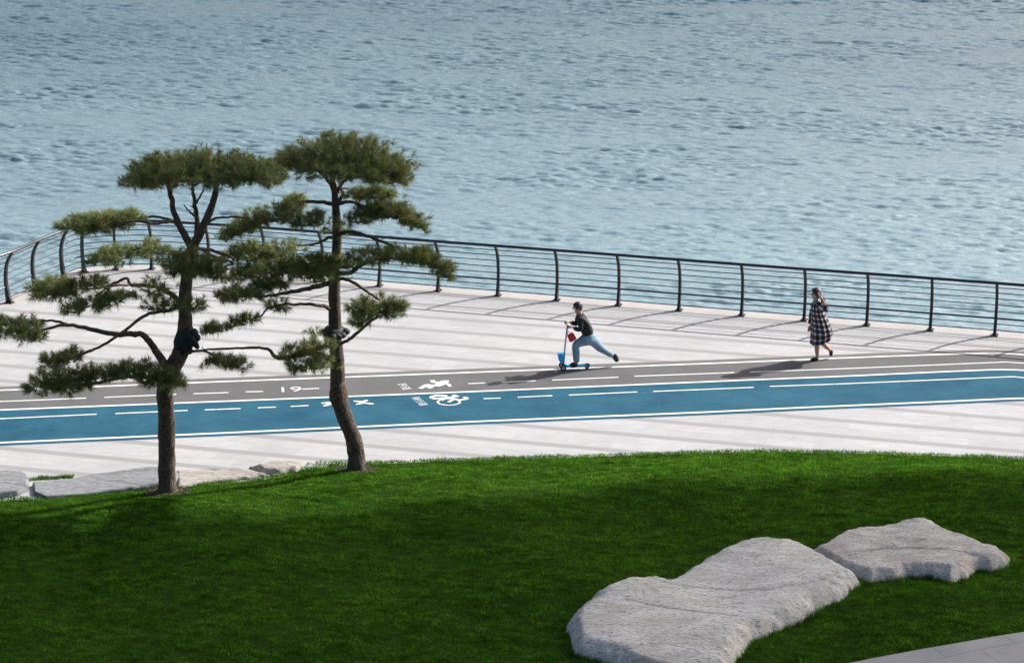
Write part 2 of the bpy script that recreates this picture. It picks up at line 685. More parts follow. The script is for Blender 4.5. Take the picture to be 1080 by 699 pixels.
# promenade sheet
left_far = [Vector((-60, edge_out[0].y - 3, 0))]
right_far = [Vector((60, edge_out[-1].y - 9, 0))]
outer = left_far + edge_out + right_far
inner_y = 30.0
n = len(outer)
vs = [(p.x, p.y, 0) for p in outer] + [(p.x, inner_y, 0) for p in outer]
# curved part may fold: build as one ngon instead
vs = [(p.x, p.y, 0) for p in outer] + [(x, y, 0) for x, y in PROM_IN]
bm = bmesh.new()
bv = [bm.verts.new(v) for v in vs]
f = bm.faces.new(bv)
bmesh.ops.triangulate(bm, faces=[f])
bmesh.ops.recalc_face_normals(bm, faces=bm.faces)
for f in bm.faces:
    if f.normal.z < 0:
        f.normal_flip()
me = bpy.data.meshes.new('promenade')
bm.to_mesh(me)
struct(mesh_obj('promenade', me, M['paving']), 'pale granite promenade with thin darker stripes')

cop = strip('coping', edge_out, edge_in, 0.004, M['coping'])
struct(cop, 'beige coping stones along the foot of the railing')

# seawall below
wv = [(p.x, p.y, -0.003) for p in outer] + [(p.x, p.y, -5.5) for p in outer]
struct(pyd('seawall', wv, [(i, i + 1, n + i + 1, n + i) for i in range(n - 1)], M['wall']), 'concrete seawall below the promenade edge')

# running track and cycle lane
struct(strip('running_track', W_TOP, W_MID, 0.004, M['grey']), 'grey running track between two white lines')
struct(strip('cycle_lane', W_MID, offset_line(W_BOT, -0.16), 0.004, M['blue']), 'blue cycle lane with white edge lines')
struct(strip('track_edging', offset_line(W_TOP, 0.20), W_TOP, 0.004, M['kerb']), 'dark granite edging along the running track')


def painted(name, pts, wd, z=0.008):
    A = offset_line(pts, wd / 2)
    B = offset_line(pts, -wd / 2)
    return strip(name, A, B, z, M['paint'])


struct(painted('lane_line', offset_line(W_TOP, -0.05), 0.08))
struct(painted('lane_line', W_MID, 0.08))
struct(painted('lane_line', W_BOT, 0.085))


def dash(pxs, wd=0.055):
    pts = []
    for (x0, y0), (x1, y1) in zip(pxs[:-1], pxs[1:]):
        m = max(2, int(abs(x1 - x0) / 10))
        for k in range(m):
            pts.append(at(x0 + (x1 - x0) * k / m, y0 + (y1 - y0) * k / m))
    pts.append(at(*pxs[-1]))
    return struct(painted('lane_dash', pts, wd), None)


for seg in [
    [(-330, 437), (-60, 426)], [(-40, 425), (27, 422.6), (91, 420)], [(110, 419.2), (186, 416)], [(204, 415.4), (241, 414.2)], [(259, 413.4), (277.5, 413)],
    [(318.6, 410.6), (336.6, 409.7)], [(493.7, 404.9), (511.5, 404)], [(529, 403.3), (565, 401.8)], [(582.5, 401), (652.5, 398)],
    [(669, 397), (774.5, 393.1)], [(791, 392.6), (880, 389.4), (1000, 384.5), (1060, 382), (1080, 383.3), (1200, 394), (1400, 412)],
    [(-330, 455), (-30, 442.8)], [(-14, 442.4), (102, 437)], [(121.6, 436.3), (198, 433)], [(216, 432.4), (254, 431)], [(272, 430.2), (291, 429.5)], [(306.6, 428.8), (325.5, 427.8)],
    [(510, 420.6), (528, 420)], [(546, 419.1), (582.5, 417.4)], [(600, 416.8), (672, 413.5)], [(689, 413), (795, 408.7)],
    [(812, 407.7), (880, 405.3), (1000, 400.3), (1068, 397.4), (1080, 398.6), (1200, 410), (1400, 430)]]:
    dash(seg)


# painted symbols: strokes lying on the coating
def symbol(name, strokes, label, cat, loops=(), wd=0.07):
    mb = MB()
    z = 0.009
    for k, s_ in enumerate(strokes):
        wdt = wd
        if isinstance(s_[-1], float):
            wdt, s_ = s_[-1], s_[:-1]
        pts = [at(*p) for p in s_]
        if len(pts) > 2:
            pts = catmull(pts, 4)
        A, B = offset_line(pts, wdt / 2), offset_line(pts, -wdt / 2)
        m = len(pts)
        zz = z + 0.0006 * k
        mb.add([(p.x, p.y, zz) for p in A] + [(p.x, p.y, zz) for p in B], [(m + i, m + i + 1, i + 1, i) for i in range(m - 1)])
    for k, (cx, cy, rx, ry, rin) in enumerate(loops):
        c = at(cx, cy)
        e1 = at(cx + rx, cy) - c
        e2 = at(cx, cy - ry) - c
        m = 28
        zz = z + 0.0006 * (len(strokes) + k)
        vs_, fs_ = [], []
        for i in range(m):
            a = 2 * math.pi * i / m
            for q in (1.0, rin):
                v = c + (e1 * math.cos(a) + e2 * math.sin(a)) * q
                vs_.append((v.x, v.y, zz))
        for i in range(m):
            j = (i + 1) % m
            fs_.append((2 * i, 2 * j, 2 * j + 1, 2 * i + 1))
        mb.add(vs_, fs_)
    o = mb.build(name, M['paint'])
    return tag(o, label, cat, kind='structure')


symbol('bicycle_symbol', [
    [(471.7, 417.9), (463.3, 417.2), (457.0, 418.1), (455.0, 419.4), (458.5, 420.6), (462.0, 420.3), 0.09],
    [(463, 420), (472, 419.6), (480, 418.6)], [(471.7, 418.8), (478, 420.6), (485, 422.4)], [(477.5, 417.0), (483, 418.8), 0.10],
    [(485, 422.2), (492.5, 420.8), (489, 419.0), 0.08], [(473, 424.4), (480, 420.6)], [(462, 420.2), (468, 422.6)]],
    'white painted bicycle symbol on the blue cycle lane', 'road marking', loops=[(473.3, 424.4, 13, 3.7, 0.80)])
symbol('runner_symbol', [
    [(468.5, 404.0), (465, 405.4), (460, 407.0), 0.16], [(473.3, 402.6), (468, 402.5), (464, 404.8), 0.12], [(467, 404.3), (471.5, 404.8), (474, 406.6), 0.08],
    [(455.8, 401.3), (457.5, 403.3), (464, 403.8), 0.10], [(461, 406.9), (454, 406.8), (450, 406.4), (443.3, 410), 0.10],
    [(450.5, 406.8), (452.5, 408.3), (455.4, 409.6), 0.12]],
    'white painted running figure on the grey track', 'road marking', loops=[(474.4, 407.1, 2.0, 1.2, 0.05)])
symbol('crossing_arrow', [
    [(373, 423.2), (378, 423.6), (382, 425.0)], [(382, 425), (385, 423.0), (388, 422.4)], [(382, 425), (387, 425.5), (394, 426.4)], [(382, 425), (379, 426.2), (375.5, 426.6)], [(379.5, 424.6), (384, 424.9), 0.16]],
    'white painted star-shaped mark right of the right trunk', 'road marking')
symbol('crossing_arrow', [
    [(339, 425.3), (345, 425.5), (349, 426.2)], [(348, 424.0), (349, 426.4), 0.2], [(341, 428.4), (346, 427.3), (350, 426)], [(349, 426), (352, 425.4), (356, 425.9), 0.1]],
    'white painted star-shaped mark left of the right trunk', 'road marking')
def road_text(name, body, px, py, size, label, rot=-68, sy=1.0):
    cu = bpy.data.curves.new(name, 'FONT')
    cu.body = body
    cu.size = size
    cu.align_x = 'CENTER'
    cu.align_y = 'CENTER'
    tmp = bpy.data.objects.new(name, cu)
    C.objects.link(tmp)
    dg = bpy.context.evaluated_depsgraph_get()
    me_ = bpy.data.meshes.new_from_object(tmp.evaluated_get(dg))
    bpy.data.objects.remove(tmp)
    me_.materials.clear()
    o = mesh_obj(name, me_, M['paint'])
    c = at(px, py)
    o.location = (c.x, c.y, 0.0095)
    o.rotation_euler = (0, 0, R(rot))
    o.scale = (1, sy, 1)
    tag(o, label, 'road marking', kind='structure')


road_text('distance_number', '19', 305.2, 411.2, 0.52, 'white painted number on the grey track', 7, 0.85)
road_text('track_lettering', '跑道', 425.7, 408.1, 0.21, 'small white characters painted on the grey track')
road_text('lane_lettering', '骑行道', 441.8, 423.4, 0.19, 'small white characters painted on the blue lane')

# ------------------------------------------------------------------ lawn
def lawn_edge(x):
    return np.interp(x, LX, LY)


def lawn_z(x, y):
    x = np.asarray(x, dtype=float)
    y = np.asarray(y, dtype=float)
    d = lawn_edge(x) - y
    t = np.clip(d / 2.2, 0, 1)
    z = 0.03 + 0.24 * t * t * (3 - 2 * t)
    z = z - 0.03 * np.clip(d - 2.4, 0, 40)
    z = z + 0.035 * np.sin(x * 1.3 + 0.7 * y) * np.clip(d - 0.5, 0, 1) + 0.03 * np.sin(0.8 * x - 1.9 * y + 1) * np.clip(d - 0.5, 0, 1)
    return z


def on_lawn(px, py, dz=0.0):
    z = 0.2
    for _ in range(12):
        p = at(px, py, z + dz)
        z = float(lawn_z(p.x, p.y))
    return Vector((p.x, p.y, z))


xs = np.concatenate([np.linspace(-60, -16, 30), np.linspace(-15.8, 15.8, 180), np.linspace(16, 60, 30)])
ds = np.concatenate([np.linspace(0, 14, 90), np.linspace(15, 45, 20)])
X, D_ = np.meshgrid(xs, ds, indexing='ij')
Y = lawn_edge(X) - D_
Z = lawn_z(X, Y)
Z[:, 0] = -0.05
ni, nj = X.shape
co = np.stack([X, Y, Z], -1).reshape(-1, 3)
I, J = np.meshgrid(np.arange(ni - 1), np.arange(nj - 1), indexing='ij')
a = I * nj + J
fc = np.stack([a, a + 1, a + nj + 1, a + nj], -1).reshape(-1, 4)
me = np_mesh('lawn', co, fc, 4)
struct(mesh_obj('lawn', me, M['soil']), 'dark green sloping lawn')

# footpath in the lower right corner
PATH = [(700, 735), (800, 717), (905, 699), (960, 688.5), (1020, 678), (1080, 668), (1160, 655), (1300, 634), (1600, 600)]
pw = [on_lawn(x, y) for x, y in PATH]
pw = catmull(pw, 6)
PXs = np.array([p.x for p in pw])
PYs = np.array([p.y for p in pw])
pv, pf = [], []
for k, p in enumerate(pw):
    for j in range(9):
        y = p.y - j * 0.5
        z = float(lawn_z(p.x, y)) + 0.035
        pv.append((p.x, y, z))
    pv.append((p.x, p.y, float(lawn_z(p.x, p.y)) - 0.1))
for k in range(len(pw) - 1):
    for j in range(8):
        pf.append((k * 10 + j, k * 10 + j + 1, k * 10 + 11 + j, k * 10 + 10 + j))
    pf.append((k * 10 + 9, k * 10, k * 10 + 10, k * 10 + 19))
struct(pyd('footpath', pv, pf, M['path']), 'grey concrete footpath at the lawn corner')

# ------------------------------------------------------------------ rocks


def poly_sd(px_, py_, poly):
    """signed distance (inside positive) from points to polygon, numpy"""
    P = np.stack([px_, py_], -1)
    d2 = np.full(px_.shape, 1e9)
    inside = np.zeros(px_.shape, bool)
    m = len(poly)
    for i in range(m):
        a_ = np.array(poly[i])
        b_ = np.array(poly[(i + 1) % m])
        e = b_ - a_
        wv_ = P - a_
        t = np.clip((wv_ @ e) / (e @ e), 0, 1)
        dd = ((wv_ - t[..., None] * e) ** 2).sum(-1)
        d2 = np.minimum(d2, dd)
        c1 = (a_[1] <= py_) & (b_[1] > py_)
        c2 = (a_[1] > py_) & (b_[1] <= py_)
        cr = e[0] * wv_[..., 1] - e[1] * wv_[..., 0]
        inside ^= (c1 & (cr > 0)) | (c2 & (cr < 0))
    d = np.sqrt(d2)
    return np.where(inside, d, -d)


ROCKS = []


def rock(name, outline, hgt, wdt, mat, label, res=0.04, rough=0.08, ridge=None, ground=None, soften=0.05):
    """outline in photo pixels; far vertices are the silhouette of the raised top"""
    m = len(outline)
    area = sum(outline[i][0] * outline[(i + 1) % m][1] - outline[(i + 1) % m][0] * outline[i][1] for i in range(m))
    sgn = 1 if area > 0 else -1
    pts = []
    gz = (lambda x, y: float(lawn_z(x, y))) if ground is None else (lambda x, y: ground)
    for i in range(m):
        a_, b_ = outline[i - 1], outline[(i + 1) % m]
        tx, ty = b_[0] - a_[0], b_[1] - a_[1]
        ny = -tx * sgn / (math.hypot(tx, ty) + 1e-6)      # outward normal's image y (down positive)
        up = max(0.0, -ny)
        z = 0.1
        x, y = outline[i]
        for _ in range(8):
            p = at(x, y, z)
            z = gz(p.x, p.y) + hgt * 0.5 * up
        pts.append((p.x, p.y))
    ROCKS.append(pts)
    ax = np.array(pts)
    x0, y0 = ax.min(0) - 0.15
    x1, y1 = ax.max(0) + 0.15
    gx = np.arange(x0, x1, res)
    gy = np.arange(y0, y1, res)
    GX, GY = np.meshgrid(gx, gy, indexing='ij')
    # warp the outline a little
    sd = poly_sd(GX, GY, pts)
    ctr = ax.mean(0)
    rp = random.Random(int(abs(ctr[0]) * 100) + m)
    planes = []
    span = ax.max(0) - ax.min(0)
    for _ in range(int(6 + 3 * span[0])):
        planes.append((ctr[0] + rp.uniform(-.5, .5) * span[0], ctr[1] + rp.uniform(-.5, .5) * span[1], rp.uniform(-.20, .26) / max(1.2, span[0]), rp.uniform(-.04, .20) / max(1.0, span[1]), rp.uniform(.80, 1.05)))
    if hgt < 0.2:
        planes = [q_ for q_ in planes[:2]]
    cracks = [(ctr[0] + rp.uniform(-.4, .4) * span[0], ctr[1] + rp.uniform(-.3, .3) * span[1], rp.uniform(-.5, .9)) for _ in range(3)]
    vs_, idx = [], -np.ones(GX.shape, int)
    for i in range(GX.shape[0]):
        for j in range(GX.shape[1]):
            d = sd[i, j]
            if d < -2.2 * res:
                continue
            x, y = GX[i, j], GY[i, j]
            q = Vector((x * 1.0, y * 1.0, 3.7))
            d2 = d + soften * noise.noise(q * 3.2) + soften * 0.6 * noise.noise(q * 9)
            g = gz(x, y)
            if d2 <= 0:
                z = g - 0.22
            else:
                prof = 1 - math.exp(-d2 / wdt)
                # facets: directional ridges
                r1 = noise.fractal(Vector((x * 0.9, y * 1.6, 1.3)), 1.0, 2.0, 4)
                r2 = noise.ridged_multi_fractal(Vector((x * 1.4 + y * .5, y * 2.6, 0.3)), 0.9, 2.1, 4, 1.0, 2.0)
                zz = hgt * prof * (1 + 0.16 * r1) + rough * prof * (r2 - 1.0) * 0.35
                zz += 0.28 * rough * noise.fractal(Vector((x * 5, y * 9, 2)), 0.6, 2.0, 5) * prof
                zz *= 1.12
                for (qx, qy, sx_, sy_, hh_) in planes:
                    rr0 = math.hypot(x - qx, y - qy)
                    pl = hgt * hh_ + sx_ * (x - qx) + sy_ * (y - qy) + 0.10 * max(0, rr0 - 1.0)
                    pl = max(pl, 0.62 * hgt)
                    if zz > pl:
                        zz = pl + 0.10 * (zz - pl)
                for (qx, qy, an) in cracks:
                    dl = abs(-(x - qx) * math.sin(an) + (y - qy) * math.cos(an) + 0.06 * noise.noise(Vector((x * 3, y * 3, 8))))
                    along = (x - qx) * math.cos(an) + (y - qy) * math.sin(an)
                    if abs(along) < 0.9:
                        zz -= 0.35 * rough * math.exp(-(dl / 0.022) ** 2) * prof
                if ridge:
                    zz += ridge(x - ctr[0], y - ctr[1]) * prof
                z = g + zz
            idx[i, j] = len(vs_)
            vs_.append((x, y, z))
    fs_ = []
    for i in range(GX.shape[0] - 1):
        for j in range(GX.shape[1] - 1):
            q = (idx[i, j], idx[i + 1, j], idx[i + 1, j + 1], idx[i, j + 1])
            if min(q) >= 0:
                fs_.append(q)
    o = pyd(name, vs_, fs_, mat, None, smooth=True)
    tag(o, label, 'rock')
    return o


rock('rock', [(597, 668), (600, 652), (612, 637), (627, 622), (650, 611), (672, 607.5), (693, 608), (705, 611.5), (722, 600), (745, 587), (770, 575), (790, 568.5),
              (815, 567), (838, 568), (858, 578), (880, 590), (903, 603), (909, 616), (893, 629), (868, 643), (845, 656), (818, 668), (797, 677), (783, 690), (768, 712),
              (740, 722), (700, 722), (655, 706), (630, 697), (604, 690)],
     0.30, 0.19, M['rock_a'], 'long pale grey rock lying on the lawn, the larger one cut by the photo bottom', res=0.032, rough=0.10,
     ridge=lambda x, y: 0.07 * math.exp(-((x - 0.9) ** 2) / 0.8) + 0.03 * math.exp(-((x + 1.3) ** 2) / 0.3))
rock('rock', [(858, 578), (872, 569), (884, 561), (905, 556.5), (922, 556), (945, 548.5), (972, 547), (990, 551), (1004, 561), (1030, 568), (1052, 577), (1064, 583),
              (1069, 591), (1064, 599), (1046, 603), (1032, 602), (1020, 610), (1001, 617), (994, 612), (975, 610), (957, 610), (940, 613), (918, 616), (896, 610), (872, 598), (856, 586)],
     0.29, 0.17, M['rock_b'], 'smaller rough pinkish grey rock at the right end of the pale rock', res=0.028, rough=0.09,
     ridge=lambda x, y: 0.03 * math.exp(-((x - 0.1) ** 2) / 0.5))
rock('boulder', [(-40, 503), (-15, 500), (10, 499), (24, 499.5), (29, 504), (31, 510), (31, 518), (20, 523), (-5, 526), (-40, 530)],
     0.18, 0.02, M['rock_c'], 'grey stone block at the left edge where lawn meets paving', res=0.02, ground=0.0, rough=0.05, soften=0.02)
rock('stone_kerb', [(34, 510), (45, 508), (72, 506), (90, 501.5), (110, 498.5), (140, 496), (168, 493.5), (184, 495), (190, 506), (182, 514), (150, 518), (120, 521.5), (80, 525), (48, 527), (36, 522)],
     0.11, 0.015, M['rock_c'], 'long low blue-grey speckled stone behind the left pine trunk', res=0.02, ground=0.0, rough=0.05, soften=0.015)
rock('stone_slab', [(186, 497), (200, 495.5), (225, 495), (250, 493.5), (262, 495), (270, 497), (290, 499), (296, 501), (265, 505), (240, 508), (215, 512), (186, 516)],
     0.10, 0.05, M['rock_d'], 'flat sandy slab just right of the left pine trunk', res=0.025, ground=0.0, rough=0.01)
rock('stone_slab', [(264, 493), (280, 488.5), (296, 486), (308, 486.5), (320, 489.5), (321, 493.5), (314, 498.5), (296, 501), (276, 500)],
     0.14, 0.06, M['rock_d'], 'small pale angular slab between the two pine trunks', res=0.02, ground=0.0, rough=0.04)

# ------------------------------------------------------------------ grass blades


def blades(name, px_, py_, pz_, hmin, hmax, wid, seed=1):
    r = np.random.default_rng(seed)
    m = len(px_)
    ang = r.uniform(0, 2 * np.pi, m)
    h = r.uniform(hmin, hmax, m)
    # clumps: height and lean vary in patches
    cl = np.sin(px_ * 5.1 + 2 * np.sin(py_ * 3.3)) * np.sin(py_ * 7.3 + 1.7 * np.sin(px_ * 2.1)) + 0.6 * np.sin(px_ * 13.7 + py_ * 9.1) * np.sin(py_ * 17.0 - px_ * 4.0)
    h = h * np.clip(1 + 0.42 * cl, 0.3, 2)
    lx = r.normal(0, 0.45, m) * h + 0.25 * h * np.sin(px_ * 3 + py_ * 4)
    ly = r.normal(0, 0.45, m) * h + 0.2 * h * np.sin(px_ * 2.3 - py_ * 5)
    wx = np.cos(ang) * wid * 0.5
    wy = np.sin(ang) * wid * 0.5
    base = np.stack([px_, py_, pz_ - 0.01], -1)
    a_ = base + np.stack([wx, wy, 0 * wx], -1)
    b_ = base - np.stack([wx, wy, 0 * wx], -1)
    tip = base + np.stack([lx, ly, h], -1)
    co_ = np.stack([a_, b_, tip], 1).reshape(-1, 3)
    fc_ = np.arange(m * 3).reshape(m, 3)
    return np_mesh(name, co_, fc_, 3)


N = 1250000
gx = rng.uniform(-13.5, 13.5, N)
gd = rng.uniform(0, 12.5, N)
gy = lawn_edge(gx) - gd
near = (gy > 30.5)
gx, gy = gx[near], gy[near]
ok = np.ones(len(gx), bool)
for poly in ROCKS:
    a_ = np.array(poly)
    sel = (gx > a_[:, 0].min()) & (gx < a_[:, 0].max()) & (gy > a_[:, 1].min()) & (gy < a_[:, 1].max())
    idx = np.where(sel)[0]
    ok[idx] &= poly_sd(gx[idx], gy[idx], poly) < 0.03
ok &= ~((gx > PXs[0]) & (gy < np.interp(gx, PXs, PYs) + 0.02))
T1 = on_lawn(177, 519)
T2 = on_lawn(376, 496)
for T in (T1, T2):
    rr = np.hypot((gx - T.x) / 1.25, gy - T.y)
    ok &= rr > 0.22 + 0.07 * np.sin(5 * np.arctan2(gy - T.y, gx - T.x))
gx, gy = gx[ok], gy[ok]
# longer uncut grass against the foot of the two big rocks
ex, ey = [], []
for poly in ROCKS[:2]:
    for i_ in range(len(poly)):
        (ax0, ay0), (bx0, by0) = poly[i_], poly[(i_ + 1) % len(poly)]
        L0 = math.hypot(bx0 - ax0, by0 - ay0)
        q_ = rng.random(int(L0 * 420))
        ex.append(ax0 + (bx0 - ax0) * q_ + rng.normal(0, .035, len(q_)))
        ey.append(ay0 + (by0 - ay0) * q_ + rng.normal(0, .035, len(q_)))
ex, ey = np.concatenate(ex), np.concatenate(ey)
n_long = len(ex)
gz_ = lawn_z(gx, gy)
gx, gy = np.concatenate([gx, ex]), np.concatenate([gy, ey])
gz_ = np.concatenate([gz_, lawn_z(ex, ey)])
hmx = np.where(np.arange(len(gx)) >= len(gx) - n_long, 0.115, 0.060)
me = blades('lawn_grass', gx, gy, gz_, 0.028, hmx, 0.012, 3)
tag(mesh_obj('lawn_grass', me, M['grass']), 'short green grass covering the lawn', 'grass', kind='stuff')

# wisps of grass in the joint between stones and paving
wp = []
r2 = random.Random(4)
for (xa, ya, xb, yb, cnt, sc) in [(29, 506.0, 78, 502.5, 700, 0.08), (190, 500, 206, 498.5, 160, 0.05), (208, 498.2, 232, 497.0, 200, 0.04), (322, 490, 372, 486.3, 250, 0.10)]:
    for _ in range(cnt):
        t = r2.random()
        p = at(xa + (xb - xa) * t, ya + (yb - ya) * t, 0.0)
        wp.append((p.x, p.y + r2.uniform(-sc, sc), 0.01))
wp = np.array(wp)
me = blades('joint_grass', wp[:, 0], wp[:, 1], wp[:, 2], 0.03, 0.07, 0.012, 5)
tag(mesh_obj('joint_grass', me, M['grass']), 'thin strip of grass growing in the joint beside the stones', 'grass', kind='stuff')

# mulch rings
for T, lab in ((T1, 'brown bark mulch round the left pine trunk'), (T2, 'brown bark mulch round the right pine trunk')):
    mb = MB()
    rr_ = random.Random(int(T.x * 100))
    for k in range(260):
        a_ = rr_.uniform(0, 2 * math.pi)
        q = math.sqrt(rr_.random()) * 0.33
        x, y = T.x + math.cos(a_) * q * 1.3, T.y + math.sin(a_) * q
        z = float(lawn_z(x, y)) + 0.012
        m3 = Matrix.Rotation(rr_.uniform(0, 6.3), 3, 'Z') @ Matrix.Rotation(rr_.uniform(-.5, .5), 3, 'X')
        mb.box((x, y, z), (rr_.uniform(.03, .09), rr_.uniform(.015, .035), .012), M=m3)
    tag(mb.build('mulch', M['mulch']), lab, 'mulch', kind='stuff')

# ------------------------------------------------------------------ sea
SEA = -4.0


def ocean_tile(Nn, Lm, seed=2):
    r = np.random.default_rng(seed)
    k1 = np.fft.fftfreq(Nn, Lm / Nn) * 2 * np.pi
    KX, KY = np.meshgrid(k1, k1, indexing='ij')
    K = np.hypot(KX, KY)
    K[0, 0] = 1e-6
    wd = np.array([math.sin(R(-18)), -math.cos(R(-18))])       # waves run to the shore
    cosw = (KX * wd[0] + KY * wd[1]) / K
    kp = 2 * np.pi / 0.68
    spec = np.exp(-1.0 * (kp / K) ** 2) / K ** 3.6 * (0.10 + 0.90 * cosw ** 4) * np.where(cosw < 0, 0.45, 1.0)
    spec *= np.exp(-(K * 0.020) ** 2)
    spec *= np.exp(-(KX * 0.17) ** 2) * 0.93 + 0.07
    spec[0, 0] = 0
    h = (r.normal(size=K.shape) + 1j * r.normal(size=K.shape)) * np.sqrt(spec)
    # a low swell with longer wavelength
    kp2 = 2 * np.pi / 4.5
    sw = np.exp(-((K - kp2) / (0.3 * kp2)) ** 2) * np.clip(cosw, 0, 1) ** 6
    hs = (r.normal(size=K.shape) + 1j * r.normal(size=K.shape)) * np.sqrt(sw)
    z1 = np.real(np.fft.ifft2(h))
    z2 = np.real(np.fft.ifft2(hs))
    sc1 = 1.0
    gxx = np.gradient(z1, Lm / Nn, axis=1)
    sc1 = 0.215 / gxx.std()
    z1 *= sc1
    z2 *= 0.017 / z2.std()
    dx = np.real(np.fft.ifft2(-1j * KX / K * h)) * sc1
    dy = np.real(np.fft.ifft2(-1j * KY / K * h)) * sc1
    return z1 + z2, dx, dy


Nn, Lm = 1280, 74.0
Zt, DX, DY = ocean_tile(Nn, Lm)
gi = np.arange(Nn) * (Lm / Nn)
X0, Y0 = -37.0, 49.0
X, Y = np.meshgrid(gi + X0, gi + Y0, indexing='ij')
edge = np.minimum(np.minimum(X - X0, X0 + Lm - X), np.minimum(Y - Y0, Y0 + Lm - Y))
fade = np.clip(edge / 3.0, 0, 1)
_k = np.fft.fftfreq(Nn, Lm / Nn)
_KX, _KY = np.meshgrid(_k, _k, indexing='ij')
_g = np.fft.fft2(np.random.default_rng(9).normal(size=(Nn, Nn))) * np.exp(-(_KX * 9.0) ** 2 - ((_KY + 0.12 * _KX) * 2.6) ** 2)
_g = np.real(np.fft.ifft2(_g))
gust = np.clip(1.0 + 0.24 * _g / _g.std(), 0.35, 2.1)
amp = fade * gust
# keep clear of the land: a point inland is lowered, the seawall hides it
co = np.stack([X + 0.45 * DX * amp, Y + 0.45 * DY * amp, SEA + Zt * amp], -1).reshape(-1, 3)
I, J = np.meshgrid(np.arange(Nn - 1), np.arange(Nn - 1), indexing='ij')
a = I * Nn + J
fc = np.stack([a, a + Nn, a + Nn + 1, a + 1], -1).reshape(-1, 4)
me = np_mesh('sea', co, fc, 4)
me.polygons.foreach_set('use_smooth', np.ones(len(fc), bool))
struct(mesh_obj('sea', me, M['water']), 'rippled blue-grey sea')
# the rest of the sea out to the horizon, round the rippled patch
x1, y1 = X0 + Lm - Lm / Nn, Y0 + Lm - Lm / Nn
B = 9000.0
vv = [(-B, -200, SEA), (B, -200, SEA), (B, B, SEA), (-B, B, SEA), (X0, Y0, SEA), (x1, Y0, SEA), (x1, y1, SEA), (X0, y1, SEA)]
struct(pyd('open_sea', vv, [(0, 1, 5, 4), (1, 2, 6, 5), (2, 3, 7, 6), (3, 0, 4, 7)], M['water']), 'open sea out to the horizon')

# ------------------------------------------------------------------ railing
rl = empty('railing', WF[14])
tag(rl, 'dark curved steel railing with thin horizontal rails along the sea edge', 'railing')
inv = Vector(WF[14])


def fence_frame(i):
    t = WF[min(i + 1, len(WF) - 1)] - WF[max(i - 1, 0)]
    t.normalize()
    nin = Vector((t.y, -t.x, 0))       # towards the land
    return t, nin


PROF = [(0.0, -0.00, 0.17), (0.06, -0.005, 0.15), (0.2, -0.035, 0.105), (0.4, -0.06, 0.078), (0.62, -0.06, 0.070), (0.83, -0.03, 0.066), (0.99, 0.03, 0.060), (1.13, 0.12, 0.06), (1.20, 0.18, 0.05)]
for i, p in enumerate(WF):
    t, nin = fence_frame(i)
    mb = MB()
    for side in (0.0,):
        vs_ = []
        m = len(PROF)
        for (h_, u_, w_) in PROF:
            for q in (-w_ / 2, w_ / 2):
                for s_ in (-0.031, 0.031):
                    vs_.append(p + nin * (u_ + q) + t * (side + s_) + Vector((0, 0, h_)) - inv)
        fs_ = []
        for k in range(m - 1):
            b0, b1 = k * 4, (k + 1) * 4
            for (c0, c1) in ((0, 1), (1, 3), (3, 2), (2, 0)):
                fs_.append((b0 + c0, b0 + c1, b1 + c1, b1 + c0))
        fs_ += [(0, 2, 3, 1), ((m - 1) * 4, (m - 1) * 4 + 1, (m - 1) * 4 + 3, (m - 1) * 4 + 2)]
        mb.add(vs_, fs_)
    mb.box(p - inv + Vector((0, 0, 0.012)), (0.20, 0.14, 0.024), math.atan2(nin.y, nin.x))
    for hh in (0.37, 0.8):
        u_ = float(np.interp(hh, [a_[0] for a_ in PROF], [a_[1] for a_ in PROF]))
        mb.box(p - inv + nin * u_ + Vector((0, 0, hh)), (0.05, 0.03, 0.05), math.atan2(nin.y, nin.x))
    mb.build('post', M['steel'], rl)


def rail_path(h_, du=0.0):
    u_ = float(np.interp(h_, [a_[0] for a_ in PROF], [a_[1] for a_ in PROF])) + du
    pts = []
    for i, p in enumerate(WF):
        t, nin = fence_frame(i)
        pts.append(p + nin * u_ + Vector((0, 0, h_)) - inv)
    return catmull(pts, 5)


mb = MB()
mb.tube(rail_path(1.215, 0.01), 0.033, 10)
mb.build('top_rail', M['rail'], rl, True)
mb = MB()
mb.tube(rail_path(0.37), 0.020, 8)
mb.build('lower_rail', M['rail'], rl, True)
for h_ in (1.09, 0.95, 0.81, 0.665, 0.52, 0.25, 0.12):
    mb = MB()
    mb.tube(rail_path(h_), 0.0105, 6)
    mb.build('thin_rail', M['steel'], rl, True)

# ------------------------------------------------------------------ pines


